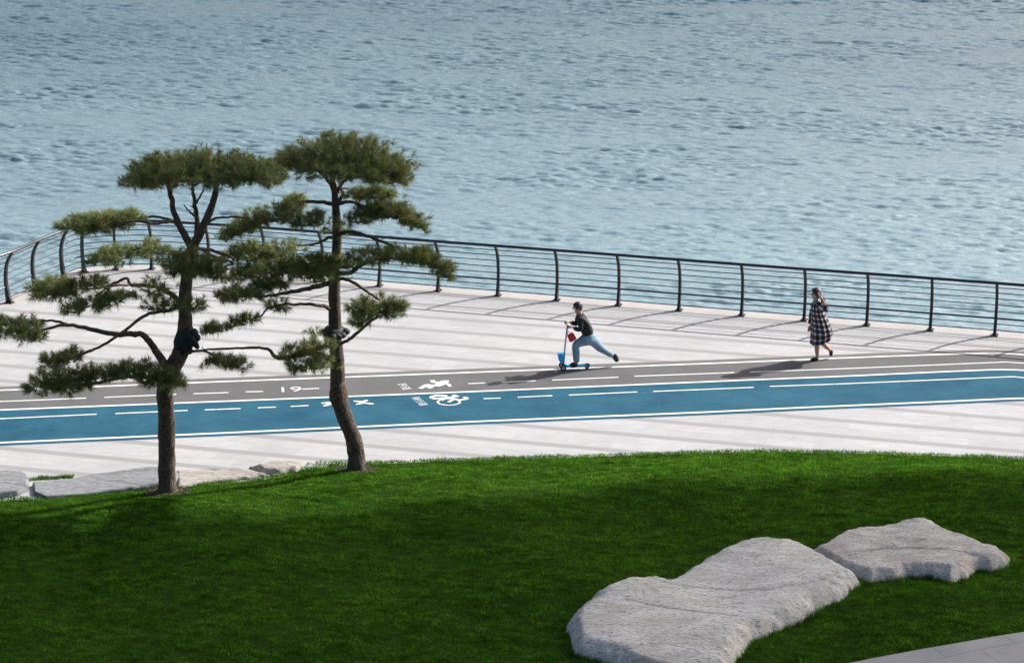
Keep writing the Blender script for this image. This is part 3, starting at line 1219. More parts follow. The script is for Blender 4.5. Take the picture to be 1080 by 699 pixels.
def pine(base, label, trunk, branches, pads, wraps, seed, scar=None):
    """trunk / branches: (px, py, radius, dy) lists in the vertical plane through the trunk, dy = metres behind it"""
    rd = random.Random(seed)
    rn = np.random.default_rng(seed)
    Y0_ = base.y
    root = empty('pine_tree', base)
    tag(root, label, 'tree')

    def P(px, py, dy=0.0):
        return at_y(px, py, Y0_ + dy) - base
    s = F / (Y0_ / math.cos(PITCH) + 1.2)     # pixels per metre, about
    # trunk
    mb = MB()
    pts = [P(a_[0], a_[1], a_[3]) for a_ in trunk]
    pts[0].z = -0.12
    cp_ = catmull(pts, 6)
    rad = np.interp(np.linspace(0, len(trunk) - 1, len(cp_)), range(len(trunk)), [a_[2] for a_ in trunk])
    rad[0] *= 1.45
    rad[1] *= 1.28
    rad[2] *= 1.12
    mb.tube(cp_, list(rad), 18, rough=0.12)
    mb.build('trunk', M['bark'], root, True)
    ends = []
    for br in branches:
        mb = MB()
        pts = [P(a_[0], a_[1], a_[3]) for a_ in br]
        cp_ = catmull(pts, 5)
        rad = np.interp(np.linspace(0, len(br) - 1, len(cp_)), range(len(br)), [a_[2] for a_ in br])
        jit = [p + Vector((rd.gauss(0, 1), rd.gauss(0, 1), rd.gauss(0, 1))) * 0.005 for p in cp_]
        jit[0] = cp_[0]
        mb.tube(jit, list(rad), 9, rough=0.12)
        # dead stubs
        for _ in range(max(1, len(cp_) // 9)):
            k = rd.randrange(1, len(cp_) - 1)
            dv = Vector((rd.gauss(0, 1), rd.gauss(0, 1), rd.uniform(0.1, 1))).normalized()
            mb.tube([cp_[k], cp_[k] + dv * rd.uniform(0.05, 0.16)], [rad[k] * .5, rad[k] * .2], 5)
        mb.build('branch', M['bark'], root, True)
    # foliage pads
    for pad in pads:
        (cx, cy, rx, ry, ang, dy, dens) = pad[:7]
        deep = pad[7] if len(pad) > 7 else 0.8
        c = P(cx, cy, dy)
        RX, RZ = rx / s, ry / (s * 0.95)
        RY = RX * deep
        # foreshortened top of a disc adds height: take it off the thickness
        RZ = max(0.11, RZ - RY * 0.10)
        nshoot = int(dens * 0.335 * rx * (ry + 5))
        co_s, tw = [], MB()
        sh_p, sh_d = [], []
        tries = 0
        ca, sa = math.cos(R(-ang)), math.sin(R(-ang))
        off = Vector((rd.uniform(0, 50), rd.uniform(0, 50), rd.uniform(0, 50)))
        while len(sh_p) < nshoot and tries < nshoot * 12:
            tries += 1
            u = Vector((rd.gauss(0, 1), rd.gauss(0, 1), rd.gauss(0, 1))).normalized()
            q = rd.random() ** 0.36
            v = u * q
            if v.z < 0:
                v.z *= 0.55
            # ragged edge
            th = math.atan2(v.y, v.x)
            edge_ = 1 + 0.26 * noise.noise(Vector((math.cos(th) * 1.9, math.sin(th) * 1.9, 0)) + off)
            x, y, z = v.x * RX * edge_, v.y * RY * edge_, v.z * RZ
            z += 0.05 * noise.noise(Vector((x * 4, y * 4, 0)) + off)
            z -= 0.38 * (v.x * v.x + v.y * v.y) * RZ - 0.12 * RZ
            if noise.noise(Vector((x * 3.6, y * 3.6, z * 6)) + off) < -0.10 - (0.2 if q < .8 else 0) + 0.10 * rd.random():
                continue
            p = Vector((x * ca - z * sa, y, x * sa + z * ca))
            sh_p.append(c + p)
            d = Vector((v.x * 0.8, v.y * 0.8, 0.55 + max(v.z, -0.2) * 0.6)) + Vector((rd.gauss(0, .35), rd.gauss(0, .35), rd.gauss(0, .25)))
            if v.z < -0.15 and rd.random() < 0.45:
                d.z = rd.uniform(-1.1, 0.1)
            sh_d.append(d.normalized())
        if not sh_p:
            continue
        SP = np.array([list(v) for v in sh_p])
        SD = np.array([list(v) for v in sh_d])
        per = 36
        m = len(SP) * per
        BP = np.repeat(SP, per, 0)
        BD = np.repeat(SD, per, 0)
        rv = rn.normal(size=(m, 3))
        rv -= (rv * BD).sum(1)[:, None] * BD
        rv /= np.linalg.norm(rv, axis=1)[:, None]
        al = rn.uniform(0.35, 1.25, m)[:, None]
        ndir = BD * np.cos(al) + rv * np.sin(al)
        ndir[:, 2] -= 0.12
        ln = rn.uniform(0.08, 0.155, m)[:, None]
        b0 = BP + BD * rn.uniform(-0.05, 0.06, m)[:, None]
        side = np.cross(ndir, rn.normal(size=(m, 3)))
        side /= np.linalg.norm(side, axis=1)[:, None]
        wdt = rn.uniform(0.0032, 0.0052, m)[:, None]
        tip = b0 + ndir * ln
        co_ = np.stack([b0 + side * wdt, b0 - side * wdt, tip], 1).reshape(-1, 3)
        me_ = np_mesh('foliage', co_, np.arange(m * 3).reshape(m, 3), 3)
        fo = mesh_obj('foliage', me_, M['needles'], root)
        # twigs from the pad's spine to shoots
        for k in range(0, len(sh_p), 9):
            e = sh_p[k]
            b = c + (e - c) * 0.45
            b.z = c.z + (e.z - c.z) * 0.2 - RZ * 0.25
            mid = (b + e) / 2 + Vector((rd.gauss(0, .02), rd.gauss(0, .02), -0.02))
            tw.tube([b, mid, e], [0.008, 0.006, 0.003], 4)
            if k % 3 == 0:
                tw.tube([c + Vector((0, 0, -RZ * .3)), (c + b) / 2 + Vector((0, 0, -RZ * .3)), b], [0.014, 0.012, 0.008], 4)
        if len(pad) > 8:        # candles on top of the crown
            for _ in range(pad[8]):
                a_ = rd.uniform(0, 6.28)
                q = math.sqrt(rd.random()) * 0.85
                zt = math.sqrt(max(0, 1 - q * q)) * RZ
                p = c + Vector((math.cos(a_) * q * RX, math.sin(a_) * q * RY, zt))
                tw.tube([p, p + Vector((rd.gauss(0, .01), 0, rd.uniform(.08, .19)))], [0.007, 0.004], 5)
        if tw.v:
            tag(tw.build('twig_cluster', M['bark'], fo), None, None, kind='stuff')
    for (px, py, rad_, hh, dy, kind) in wraps:
        c = P(px, py, dy)
        mb = MB()
        if kind == 'collar':
            for k in range(11):
                a_ = 2 * math.pi * k / 11
                q = rad_ * rd.uniform(.75, 1.1)
                mb.ball(c + Vector((math.cos(a_) * q, math.sin(a_) * q, rd.uniform(-.3, .3) * hh)), (rd.uniform(.06, .10), .08, hh * rd.uniform(.5, .8)), 8, 6)
            mb.tube([c + Vector((0, 0, -hh)), c + Vector((0, 0, -hh * .3)), c + Vector((0, 0, hh))], [rad_ * .72, rad_ * 1.05, rad_ * .8], 14, rough=.3)
        else:
            cp2 = [P(193, 371, 0), P(194, 362, 0), P(196, 352, 0), P(196, 345, 0)]
            mb.tube(cp2, [0.15, 0.17, 0.15, 0.12], 12, rough=.35)
            mb.tube([P(196, 347, -.1), P(203, 357, -.2), P(209, 367, -.15)], [0.05, 0.06, 0.03], 8, rough=.4)
            for (qx, qy, qr) in ((205, 351, .07), (208, 356, .06), (203, 361, .07), (207, 364, .05)):
                mb.ball(P(qx, qy, -.15), (qr, qr, qr * 1.2), 8, 6)
        mb.build('cloth_wrap', M['wrap'], root, True)
    return root


pine(T1, 'left pine with a trunk forking three ways under a broad flat crown', 
     [(177, 521, .155, 0), (176, 495, .150, 0), (176, 465, .148, 0), (175, 430, .145, 0), (174, 408, .145, 0), (179, 392, .15, 0), (190, 373, .14, 0), (195, 350, .125, 0), (195, 320, .115, 0),
      (197, 292, .105, 0), (201, 268, .10, 0), (205, 256, .085, 0)],
     [[(203, 262, .07, 0), (192, 243, .06, .1), (183, 222, .05, .2), (178, 196, .04, .3), (170, 182, .02, .4)],
      [(204, 260, .08, 0), (214, 240, .07, -.1), (224, 215, .06, -.1), (230, 190, .045, 0), (238, 178, .02, .1)],
      [(207, 254, .05, 0), (208, 232, .042, .25), (205, 212, .035, .3), (202, 190, .02, .4)],
      [(207, 230, .022, .25), (200, 223, .016, .2), (194, 217, .01, .1)],
      [(207, 215, .02, .3), (213, 204, .016, .4), (216, 196, .01, .5)],
      [(177, 390, .08, 0), (166, 372, .065, -.2), (157, 360, .055, -.3), (147, 352, .05, -.4), (122, 352.5, .045, -.5), (100, 348, .04, -.5), (72, 343, .03, -.5), (48, 347, .022, -.5), (28, 352, .014, -.5)],
      [(72, 343, .03, -.5), (60, 339, .022, -.3), (42, 338, .018, -.2), (20, 342, .01, -.2)],
      [(196, 322, .04, 0), (178, 327, .032, -.3), (165, 329, .03, -.4), (152, 333, .028, -.6), (128, 351, .026, -.8), (105, 366, .022, -.9), (85, 374, .018, -.9), (64, 380, .01, -.9)],
      [(102, 367, .016, -.9), (90, 371, .012, -1.1), (78, 382, .01, -1.1)],
      [(193, 320, .055, 0), (180, 310, .045, .3), (166, 303, .036, .5), (150, 301, .032, .6), (137, 300, .03, .7), (134, 293.5, .028, .7), (120, 299, .022, .7), (104, 304, .018, .7), (80, 305, .01, .7)],
      [(137, 300, .024, .7), (118, 302, .018, .4), (100, 312, .012, .2)],
      [(201, 266, .04, 0), (188, 268, .034, .5), (170, 262, .028, .7), (150, 262, .022, .8), (118, 270, .012, .8)],
      [(190, 240, .034, .1), (180, 232, .026, .5), (160, 228.5, .022, .8), (142, 231, .02, 1.0), (120, 236, .012, 1.0)],
      [(182, 233, .02, .3), (166, 236, .018, .2), (146, 234, .014, .2), (118, 236, .01, .4)],
      [(214, 238, .026, -.1), (226, 231, .022, -.5), (240, 229, .018, -.7), (262, 230, .012, -.8)],
      [(206, 262, .034, 0), (222, 264, .028, .3), (240, 270, .022, .5), (248, 275, .016, .6)],
      [(210, 262, .03, .1), (228, 272, .026, .6), (246, 277, .02, .8), (236, 281, .012, .9)],
      [(176, 400, .05, 0), (150, 397, .035, -.4), (125, 399, .03, -.5), (100, 404, .025, -.6), (72, 408, .016, -.6)],
      [(190, 372, .05, .0), (205, 370, .024, -.2), (218, 371, .02, -.3), (232, 379, .016, -.4), (250, 385, .01, -.4)]],
     [(205, 181, 80, 23, 0, .2, 1.05, .75, 11), (262, 183, 42, 17, 5, -.2, .9, .8, 2), (160, 187, 33, 17, -6, .3, .8, .8, 1),
      (112, 236, 38, 12, -4, .7, 1.0, .7), (84, 238, 22, 11, 0, .4, .9), (136, 231, 18, 8, 0, .8, .8),
      (125, 270, 34, 10, -6, .8, .9), (160, 262, 20, 8, 0, .6, .55), (205, 282, 32, 17, 0, -.5, .85, .5), (185, 272, 22, 12, 0, .5, .5), (226, 288, 16, 12, 10, -.4, .7),
      (60, 306, 33, 14, 4, .7, 1.0, .7), (90, 298, 24, 9, 0, .6, .6), (104, 319, 38, 8, -15, .2, 1.15, .6), (168, 306, 26, 15, 0, .1, .28), (176, 323, 25, 12, 0, -.4, .35, .6), (205, 322, 16, 11, 0, -.5, .4, .8),
      (14, 345, 32, 12, 4, -.5, .9, .8), (34, 356, 16, 8, 0, -.6, .7),
      (64, 378, 25, 10, -8, -.9, .85), (60, 404, 35, 16, -6, -.6, 1.0, .7), (88, 395, 22, 10, -15, -.6, .6),
      (130, 391, 38, 10, -6, -.5, .85, .6), (168, 397, 24, 14, 8, -.5, .9, .7), (184, 402, 10, 10, 0, -.4, .5),
      (244, 383, 22, 9, 12, -.4, .75), (222, 378, 14, 8, 0, -.3, .45), (222, 344, 14, 5, -10, .6, .45)],
     [(195, 358, .15, .12, 0, 'wrap')], 11)

pine(T2, 'right pine with a single curved trunk and a domed crown', 
     [(376, 497, .165, 0), (376, 484, .155, 0), (374, 468, .15, 0), (368, 450, .145, 0), (361, 432, .145, 0), (357.5, 419, .165, 0), (357, 409, .150, 0), (356, 402, .125, 0), (356, 388, .13, 0), (354, 360, .12, 0), (353, 330, .11, 0),
      (353, 300, .10, 0), (355, 268, .09, 0), (355, 240, .075, 0), (354, 215, .065, 0), (352, 196, .05, 0), (348, 180, .03, 0)],
     [[(353, 203, .04, 0), (346, 190, .035, -.1), (336, 180, .025, -.1), (320, 172, .015, 0)],
      [(354, 205, .035, 0), (362, 192, .03, .2), (376, 182, .02, .3), (395, 178, .012, .3)],
      [(355, 216, .04, 0), (338, 213, .032, .2), (320, 213, .026, .4), (302, 216, .02, .5), (286, 214, .012, .5)],
      [(322, 213, .022, .3), (311, 221, .02, .1), (300, 229, .016, 0), (270, 236, .01, -.1)],
      [(355, 214, .035, 0), (362, 205, .026, .2), (360, 199, .02, .3), (368, 199, .014, .4)],
      [(355, 216, .04, 0), (366, 213, .03, -.2), (380, 216, .024, -.3), (400, 222, .016, -.4)],
      [(355, 248, .04, 0), (366, 244.5, .034, -.2), (380, 246, .03, -.3), (398, 253, .026, -.4), (416, 260, .022, -.5), (440, 272, .014, -.6)],
      [(355, 250, .036, 0), (346, 251, .028, .3), (334, 257, .022, .4), (318, 259, .018, .5), (300, 262, .01, .5)],
      [(354, 288, .05, 0), (370, 287, .04, -.3), (384, 278, .034, -.5), (402, 272, .026, -.6), (425, 274, .014, -.7)],
      [(353, 297, .05, 0), (338, 301, .045, -.2), (319, 305.5, .04, -.4), (300, 309, .032, -.6), (284, 312, .026, -.7), (262, 312, .016, -.7), (240, 311, .01, -.7)],
      [(354, 294, .034, 0), (366, 295, .03, -.3), (376, 300, .028, -.4), (388, 308, .024, -.5), (400, 316, .016, -.6)],
      [(353, 330, .04, 0), (344, 324, .034, -.2), (330, 321, .03, -.4), (316, 321, .026, -.5), (300, 321, .02, -.6), (283, 325, .018, -.6), (274, 334, .015, -.6), (256, 337, .01, -.6)],
      [(258, 336, .012, -.6), (244, 344, .01, -.6), (226, 348, .006, -.6)],
      [(355, 364, .034, 0), (366, 359, .03, -.3), (378, 350, .028, -.5), (392, 338, .024, -.6), (404, 332, .014, -.6)],
      [(356, 384, .06, 0), (347, 378, .052, -.2), (337, 374, .045, -.3), (326, 373, .04, -.4), (306, 376.5, .036, -.5), (292, 377, .034, -.6), (286, 371, .03, -.6), (279, 367, .026, -.6), (262, 366.5, .023, -.6),
       (229, 368, .02, -.6), (205, 370, .014, -.5)],
      [(318, 374, .026, -.4), (330, 367, .022, -.5), (345, 364, .016, -.5)]],
     [(362, 170, 74, 28, 2, 0, 1.15, .75), (408, 183, 28, 15, 8, .1, .9), (306, 172, 26, 13, -4, 0, .8),
      (391, 206, 32, 8, 3, .3, .9, .7), (412, 225, 38, 13, 6, -.3, .95, .6), (436, 236, 18, 8, 20, -.3, .8), (375, 232, 20, 7, 0, -.4, .5),
      (303, 216, 22, 8, -4, .5, .85), (283, 230, 40, 11, -8, .1, .75, .6), (250, 244, 24, 9, -18, -.1, .9), (326, 234, 26, 11, 4, -.3, .65, .6),
      (268, 268, 34, 13, 0, .4, .9, .6), (302, 262, 22, 9, 0, .3, .5), (300, 283, 28, 14, 0, -.2, .85, .7), (258, 288, 26, 10, -14, .2, .9), (292, 297, 16, 11, 0, -.5, .7),
      (340, 281, 34, 15, 0, -.5, .9, .6), (330, 290, 22, 10, 0, -.2, .6), (355, 243, 14, 10, 0, .3, .4),
      (402, 271, 32, 10, 2, -.6, .75, .7), (434, 268, 28, 9, 10, -.6, .8, .6), (456, 278, 26, 9, 14, -.6, .9, .6), (470, 290, 10, 7, 30, -.6, .6),
      (252, 311, 27, 8, 0, -.7, 1.0), (283, 300, 14, 9, 0, -.6, .5),
      (394, 325, 32, 14, 4, -.6, .9, .7), (384, 338, 14, 8, 0, -.5, .6), (415, 322, 14, 8, 0, -.6, .7),
      (264, 335, 13, 5, -15, -.6, .6), (240, 343, 18, 5.5, -14, -.6, .5), (222, 349, 13, 6, -8, -.6, .45), (292, 322, 18, 5, -5, -.6, .5),
      (306, 371, 20, 6, 0, -.5, .6), (338, 365, 20, 7, 0, -.5, .75), (330, 384, 24, 13, 6, -.6, .6, .8), (308, 382, 12, 10, 0, -.6, .35), (334, 348, 12, 7, 0, .2, .35)],
     [(353, 351, .19, .10, 0, 'collar')], 23)

# ------------------------------------------------------------------ people


def skin(name, nodes, edges, mat, parent, sub=2, root=0, gain=1.14):
    """nodes: (x,y,z,rx[,ry]); one continuous surface grown on a skeleton"""
    me_ = bpy.data.meshes.new(name)
    me_.from_pydata([n_[:3] for n_ in nodes], edges, [])
    o = bpy.data.objects.new(name, me_)
    C.objects.link(o)
    mod = o.modifiers.new('skin', 'SKIN')
    mod.use_smooth_shade = True
    for i, n_ in enumerate(nodes):
        d = me_.skin_vertices[0].data[i]
        d.radius = (n_[3] * gain, (n_[4] if len(n_) > 4 else n_[3]) * gain)
        d.use_root = (i == root)
    ss = o.modifiers.new('sub', 'SUBSURF')
    ss.levels = sub
    ss.render_levels = sub
    bpy.context.view_layer.update()
    dg = bpy.context.evaluated_depsgraph_get()
    m2 = bpy.data.meshes.new_from_object(o.evaluated_get(dg))
    bpy.data.objects.remove(o)
    m2.polygons.foreach_set('use_smooth', [True] * len(m2.polygons))
    m2.materials.clear()
    return mesh_obj(name, m2, mat, parent)


# figures face -X (left); local X to the right, Z up, Y away from the camera
def fig_root(px, py, label, cat='person'):
    b = at(px, py, 0.004)
    o = empty('person', b)
    o.rotation_euler = (0, 0, R(6))
    tag(o, label, cat)
    return o, b


boy, bb = fig_root(605, 388.5, 'boy in a dark jacket and light blue jeans kicking along on a scooter')
SB = 51.3


def bx_(px, py, y=0.0):      # photo pixel -> local coordinates of the boy
    return ((px - 605) / SB, y, (388.5 - py) / (SB * 0.954) + y * -0.0)


hc = bx_(608.3, 323.8)
# body: pelvis, spine, neck, head, limbs
bn = [
    bx_(620, 355, 0) + (.07, .06),      # 0 pelvis
    bx_(618, 347, 0) + (.075, .065),       # 1 waist
    bx_(614, 339, 0) + (.085, .07),       # 2 chest
    bx_(611.5, 333, 0) + (.055, .055),      # 3 neck
    bx_(609.3, 330, 0) + (.062, .058),  # 4 jaw
    bx_(608.6, 325.8, 0) + (.085, .078),   # 5 head
    bx_(609.8, 321.4, 0) + (.07, .065),     # 6 crown
    bx_(611, 336, -.13) + (.035,),      # 7 near shoulder
    bx_(610.5, 346, -.20) + (.036,),      # 8 near elbow
    bx_(602, 343.0, -.15) + (.026,),      # 9 near wrist
    bx_(611, 336, .13) + (.035,),       # 10 far shoulder
    bx_(609.0, 345, .19) + (.036,),       # 11 far elbow
    bx_(601, 342, .13) + (.026,),         # 12 far wrist
    bx_(617, 358.5, -.07) + (.055,),       # 13 near hip (front leg)
    bx_(606.5, 362, -.08) + (.045,),      # 14 front knee
    bx_(607.3, 372, -.075) + (.040,),     # 15 calf
    bx_(607.5, 381.5, -.07) + (.036,),    # 16 ankle
    bx_(601, 384.6, -.07) + (.03,),       # 17 toe
    bx_(625, 360, .07) + (.055,),          # 18 rear hip
    bx_(633, 369.5, .08) + (.055,),       # 19 rear knee
    bx_(640, 374, .08) + (.05,),          # 20 calf
    bx_(647, 378.0, .08) + (.034,),       # 21 ankle
    bx_(651.0, 384.0, .08) + (.026,),     # 22 toe
]
be = [(0, 1), (1, 2), (2, 3), (3, 4), (4, 5), (5, 6), (2, 7), (7, 8), (8, 9), (2, 10), (10, 11), (11, 12), (0, 13), (13, 14), (14, 15), (15, 16), (16, 17),
      (0, 18), (18, 19), (19, 20), (20, 21), (21, 22)]
skin('body', bn, be, M['skin'], boy)


def face(parent, c, r):
    for s_ in (-1, 1):
        mb = MB()
        mb.ball((c[0] - r * .93, s_ * r * .36 + c[1], c[2] + r * .05), r * .11, 8, 6)
        mb.build('eye', M['hair'], parent, True)
        mb = MB()
        mb.ball((c[0] + r * .08, c[1] + s_ * r * .98, c[2] - r * .1), (r * .16, r * .08, r * .26), 8, 6)
        mb.build('ear', M['skin'], parent, True)
    mb = MB()
    mb.ball((c[0] - r * 1.04, c[1], c[2] - r * .18), (r * .17, r * .14, r * .24), 8, 6)
    mb.build('nose', M['skin'], parent, True)
    mb = MB()
    mb.ball((c[0] - r * .93, c[1], c[2] - r * .55), (r * .06, r * .26, r * .06), 8, 6)
    mb.build('mouth', M['lips'], parent, True)


def hand(parent, wrist, d, grip=True):
    """palm, thumb and four curled fingers closing on a bar that runs along Y"""
    wv_ = Vector(wrist)
    d = Vector(d).normalized()
    nodes = [tuple(wv_) + (.022,), tuple(wv_ + d * .05) + (.03, .018)]
    edges = [(0, 1)]
    for k, (off, ln) in enumerate(((-.03, .85), (-.01, 1.0), (.01, .95), (.03, .75))):
        b = wv_ + d * .065 + Vector((0, off, 0))
        c1 = b + (d * .03 + Vector((0, 0, -.008))) * ln
        c2 = c1 + Vector((d.x * .002, 0, -.03)) * ln
        c3 = c2 + Vector((-d.x * .022, 0, -.008)) * ln
        i = len(nodes)
        nodes += [tuple(b) + (.0095,), tuple(c1) + (.009,), tuple(c2) + (.0085,), tuple(c3) + (.007,)]
        edges += [(1, i), (i, i + 1), (i + 1, i + 2), (i + 2, i + 3)]
    i = len(nodes)
    t1 = wv_ + d * .03 + Vector((0, .03, -.015))
    t2 = t1 + Vector((d.x * .03, .01, -.02))
    nodes += [tuple(t1) + (.011,), tuple(t2) + (.009,)]
    edges += [(1, i), (i, i + 1)]
    skin('hand', nodes, edges, M['skin'], parent, 1, 1)


hand(boy, bx_(602, 343.0, -.15), (-1, 0.1, .25))
hand(boy, bx_(601, 342.0, .13), (-1, -0.1, .15))
hcv = bx_(608.5, 325.2)
face(boy, hcv, .088)
# hair: a cap leaving the face free
mb = MB()
vs_, fs_ = [], []
ns, nr = 24, 14
cap = []
for i in range(nr + 1):
    ph = math.pi * 0.62 * i / nr
    for k in range(ns):
        th = 2 * math.pi * k / ns
        v = Vector((math.sin(ph) * math.cos(th), math.sin(ph) * math.sin(th), math.cos(ph)))
        v = Matrix.Rotation(R(38), 3, 'Y') @ v       # tilt the cap to the back (+X)
        rr_ = 0.100 * (1 + .10 * noise.noise(v * 5))
        cap.append(Vector((v.x * rr_ * 1.02, v.y * rr_ * .92, v.z * rr_ * 1.08)) + Vector(hcv) + Vector((.006, 0, .014)))
for i in range(nr):
    for k in range(ns):
        k2 = (k + 1) % ns
        fs_.append((i * ns + k, (i + 1) * ns + k, (i + 1) * ns + k2, i * ns + k2))
mb.add(cap, fs_)
hr = mb.build('hair', M['hair'], boy, True)
sol = hr.modifiers.new('thick', 'SOLIDIFY')
sol.thickness = 0.006

skin('jacket', [
    bx_(621.5, 356, 0) + (.135, .12), bx_(618, 347, 0) + (.14, .12), bx_(614, 339, 0) + (.15, .12), bx_(611.2, 331.6, 0) + (.072, .07),
    bx_(611, 336, -.15) + (.068,), bx_(610.5, 346, -.20) + (.055,), bx_(603.5, 343.6, -.16) + (.042,),
    bx_(611, 336, .15) + (.068,), bx_(609, 345, .19) + (.055,), bx_(602.5, 342.6, .14) + (.042,)],
    [(0, 1), (1, 2), (2, 3), (2, 4), (4, 5), (5, 6), (2, 7), (7, 8), (8, 9)], M['black'], boy)
skin('jeans', [
    bx_(620, 352, 0) + (.105, .10), bx_(621, 355.5, 0) + (.12, .11), bx_(615, 359.5, -.08) + (.10,), bx_(606.0, 362, -.08) + (.080,), bx_(607.0, 372, -.075) + (.070,), bx_(607.5, 382, -.07) + (.058,),
    bx_(626, 361.5, .07) + (.10,), bx_(633, 369.0, .08) + (.080,), bx_(640, 373.8, .08) + (.058,), bx_(647.0, 378.0, .08) + (.046,)],
    [(0, 1), (1, 2), (2, 3), (3, 4), (4, 5), (1, 6), (6, 7), (7, 8), (8, 9)], M['denim'], boy, root=0)


def shoe(parent, heel, toe, w_=.045, mat='shoe'):
    a_, b_ = Vector(heel), Vector(toe)
    o = skin('shoe', [tuple(a_) + (w_ * .9,), tuple((a_ * .45 + b_ * .55)) + (w_,), tuple(b_) + (w_ * .7,)], [(0, 1), (1, 2)], M[mat], parent, 2)
    return o


shoe(boy, bx_(609.5, 383.2, -.07), bx_(600.0, 384.2, -.07), .058)
shoe(boy, bx_(648.2, 375.6, .08), bx_(652.0, 384.6, .08), .056)

# scooter
sc = empty('kick_scooter', at(605, 388.5, 0.004))
sc.rotation_euler = (0, 0, R(6))
tag(sc, 'blue three-wheeled kick scooter under the boy', 'scooter')
mb = MB()
mb.tube([bx_(597, 386.0, -.03), bx_(601, 386.4, -.03), bx_(608, 386.6, -.03), bx_(617, 386.2, -.03)], [.03, .055, .06, .03], 10)
vsd = mb.v
mb2 = MB()
outl = [(-.16, .0), (-.12, .055), (.0, .065), (.16, .06), (.25, .03), (.25, -.03), (.16, -.06), (0, -.065), (-.12, -.055)]
zt, zb = .095, .07
m = len(outl)
mb2.add([(x + .03, y - .05, zt) for x, y in outl] + [(x + .03, y - .05, zb) for x, y in outl],
        [tuple(range(m))[::-1], tuple(range(m, 2 * m))] + [(i, (i + 1) % m, m + (i + 1) % m, m + i) for i in range(m)])
mb2.build('deck', M['cyan'], sc)


def wheel(x, y, z, r, w_):
    mb = MB()
    pts = [Vector((x + math.cos(2 * math.pi * k / 20) * (r - w_ / 2), y, z + math.sin(2 * math.pi * k / 20) * (r - w_ / 2))) for k in range(20)]
    mb.tube(pts, w_ / 2, 8, closed=True)
    wh = mb.build('wheel', M['rubber'], sc, True)
    mb = MB()
    mb.tube([(x, y - w_ * .35, z), (x, y + w_ * .35, z)], [r - w_ * .6, r - w_ * .6], 14)
    mb.build('hub', M['alu'], wh)


wheel(-.235, -.16, .065, .065, .035)
wheel(-.235, .06, .065, .065, .035)
wheel(.27, -.05, .05, .05, .035)
mb = MB()
mb.tube([(-.235, -.15, .065), (-.235, .05, .065)], .012, 8)
mb.tube([(-.235, -.05, .07), (-.20, -.05, .09), (-.12, -.05, .085)], [.03, .035, .03], 8)
mb.build('front_axle', M['cyan'], sc, True)
top = bx_(597.3, 342, 0)
mb = MB()
mb.tube([(-.225, -.05, .08), (-.19, -.05, .45), (top[0] + .005, -.05, top[2] - .06)], [.02, .018, .016], 10)
mb.build('steering_column', M['alu'], sc, True)
mb = MB()
mb.tube([(-.226, -.05, .09), (-.20, -.05, .36)], [.027, .024], 10)
mb.build('column_sleeve', M['steel'], sc, True)
mb = MB()
mb.tube([(top[0], -.24, top[2]), (top[0], -.05, top[2] - .01), (top[0], .18, top[2])], .015, 8)
hb = mb.build('handlebar', M['alu'], sc, True)
for y0, y1 in ((-.24, -.12), (.08, .18)):
    mb = MB()
    mb.tube([(top[0], y0, top[2]), (top[0], y1, top[2])], .02, 8)
    mb.build('grip', M['rubber'], hb, True)
# blue front shield
mb = MB()
shp = [(-.34, .34), (-.24, .36), (-.19, .30), (-.20, .16), (-.26, .13), (-.32, .22)]
m = len(shp)
for q, (ya, yb) in enumerate([(-.13, .03)]):
    mb.add([(x, ya, z) for x, z in shp] + [(x, yb, z) for x, z in shp], [tuple(range(m)), tuple(range(m, 2 * m))[::-1]] + [(i, m + i, m + (i + 1) % m, (i + 1) % m) for i in range(m)])
fs = mb.build('front_shield', M['cyan'], sc)
bvl = fs.modifiers.new('bevel', 'BEVEL')
bvl.width = 0.02
bvl.segments = 3
mb = MB()
mb.ball((.27, -.05, .085), (.06, .025, .035), 10, 8)
mb.build('rear_fender', M['steel'], sc, True)

# red bag hanging from the handlebar
bag = empty('bag', at(605, 388.5, 0.004) + Vector((top[0] + .10, -.16, .72)))
tag(bag, 'small red bag hanging from the scooter handlebar', 'bag')
mb = MB()
Mx = Matrix.Rotation(R(-28), 3, 'Y')
mb.ball((0, 0, 0), (.072, .035, .088), 4, 6, M=Mx @ Matrix.Rotation(R(45), 3, 'Z'))
bo = MB()
for (z_, wx_, wy_) in ():
    pass
bv_ = []
lv = [(-.085, .060, .02), (-.07, .078, .035), (0, .075, .04), (.06, .07, .03), (.08, .064, .012)]
rings_ = []
for (z_, wx_, wy_) in lv:
    for k in range(12):
        th = 2 * math.pi * k / 12
        cxx = abs(math.cos(th)) ** .5 * (1 if math.cos(th) > 0 else -1)
        syy = abs(math.sin(th)) ** .7 * (1 if math.sin(th) > 0 else -1)
        bv_.append(Mx @ Vector((cxx * wx_, syy * wy_, z_)))
ff = [(i * 12 + k, i * 12 + (k + 1) % 12, (i + 1) * 12 + (k + 1) % 12, (i + 1) * 12 + k) for i in range(4) for k in range(12)] + [tuple(range(12))[::-1], tuple(48 + k for k in range(12))]
bo.add(bv_, ff)
bo.build('pouch', M['red'], bag, True)
bo = MB()
bo.tube([Mx @ Vector((-.04, 0, .08)), Vector((-.095, 0, .12)), Vector((-.11, .0, .17)), Vector((-.09, .01, .12)), Mx @ Vector((.03, 0, .08))], .007, 6)
bo.build('strap', M['red'], bag, True)

# woman
wo, wb_ = fig_root(861, 379.3, 'woman in loose black and white plaid dress walking with a phone at her ear')
SW = 51.6


def wx(px, py, y=0.0):
    return ((px - 861) / SW, y, (379.3 - py) / (SW * 0.954))


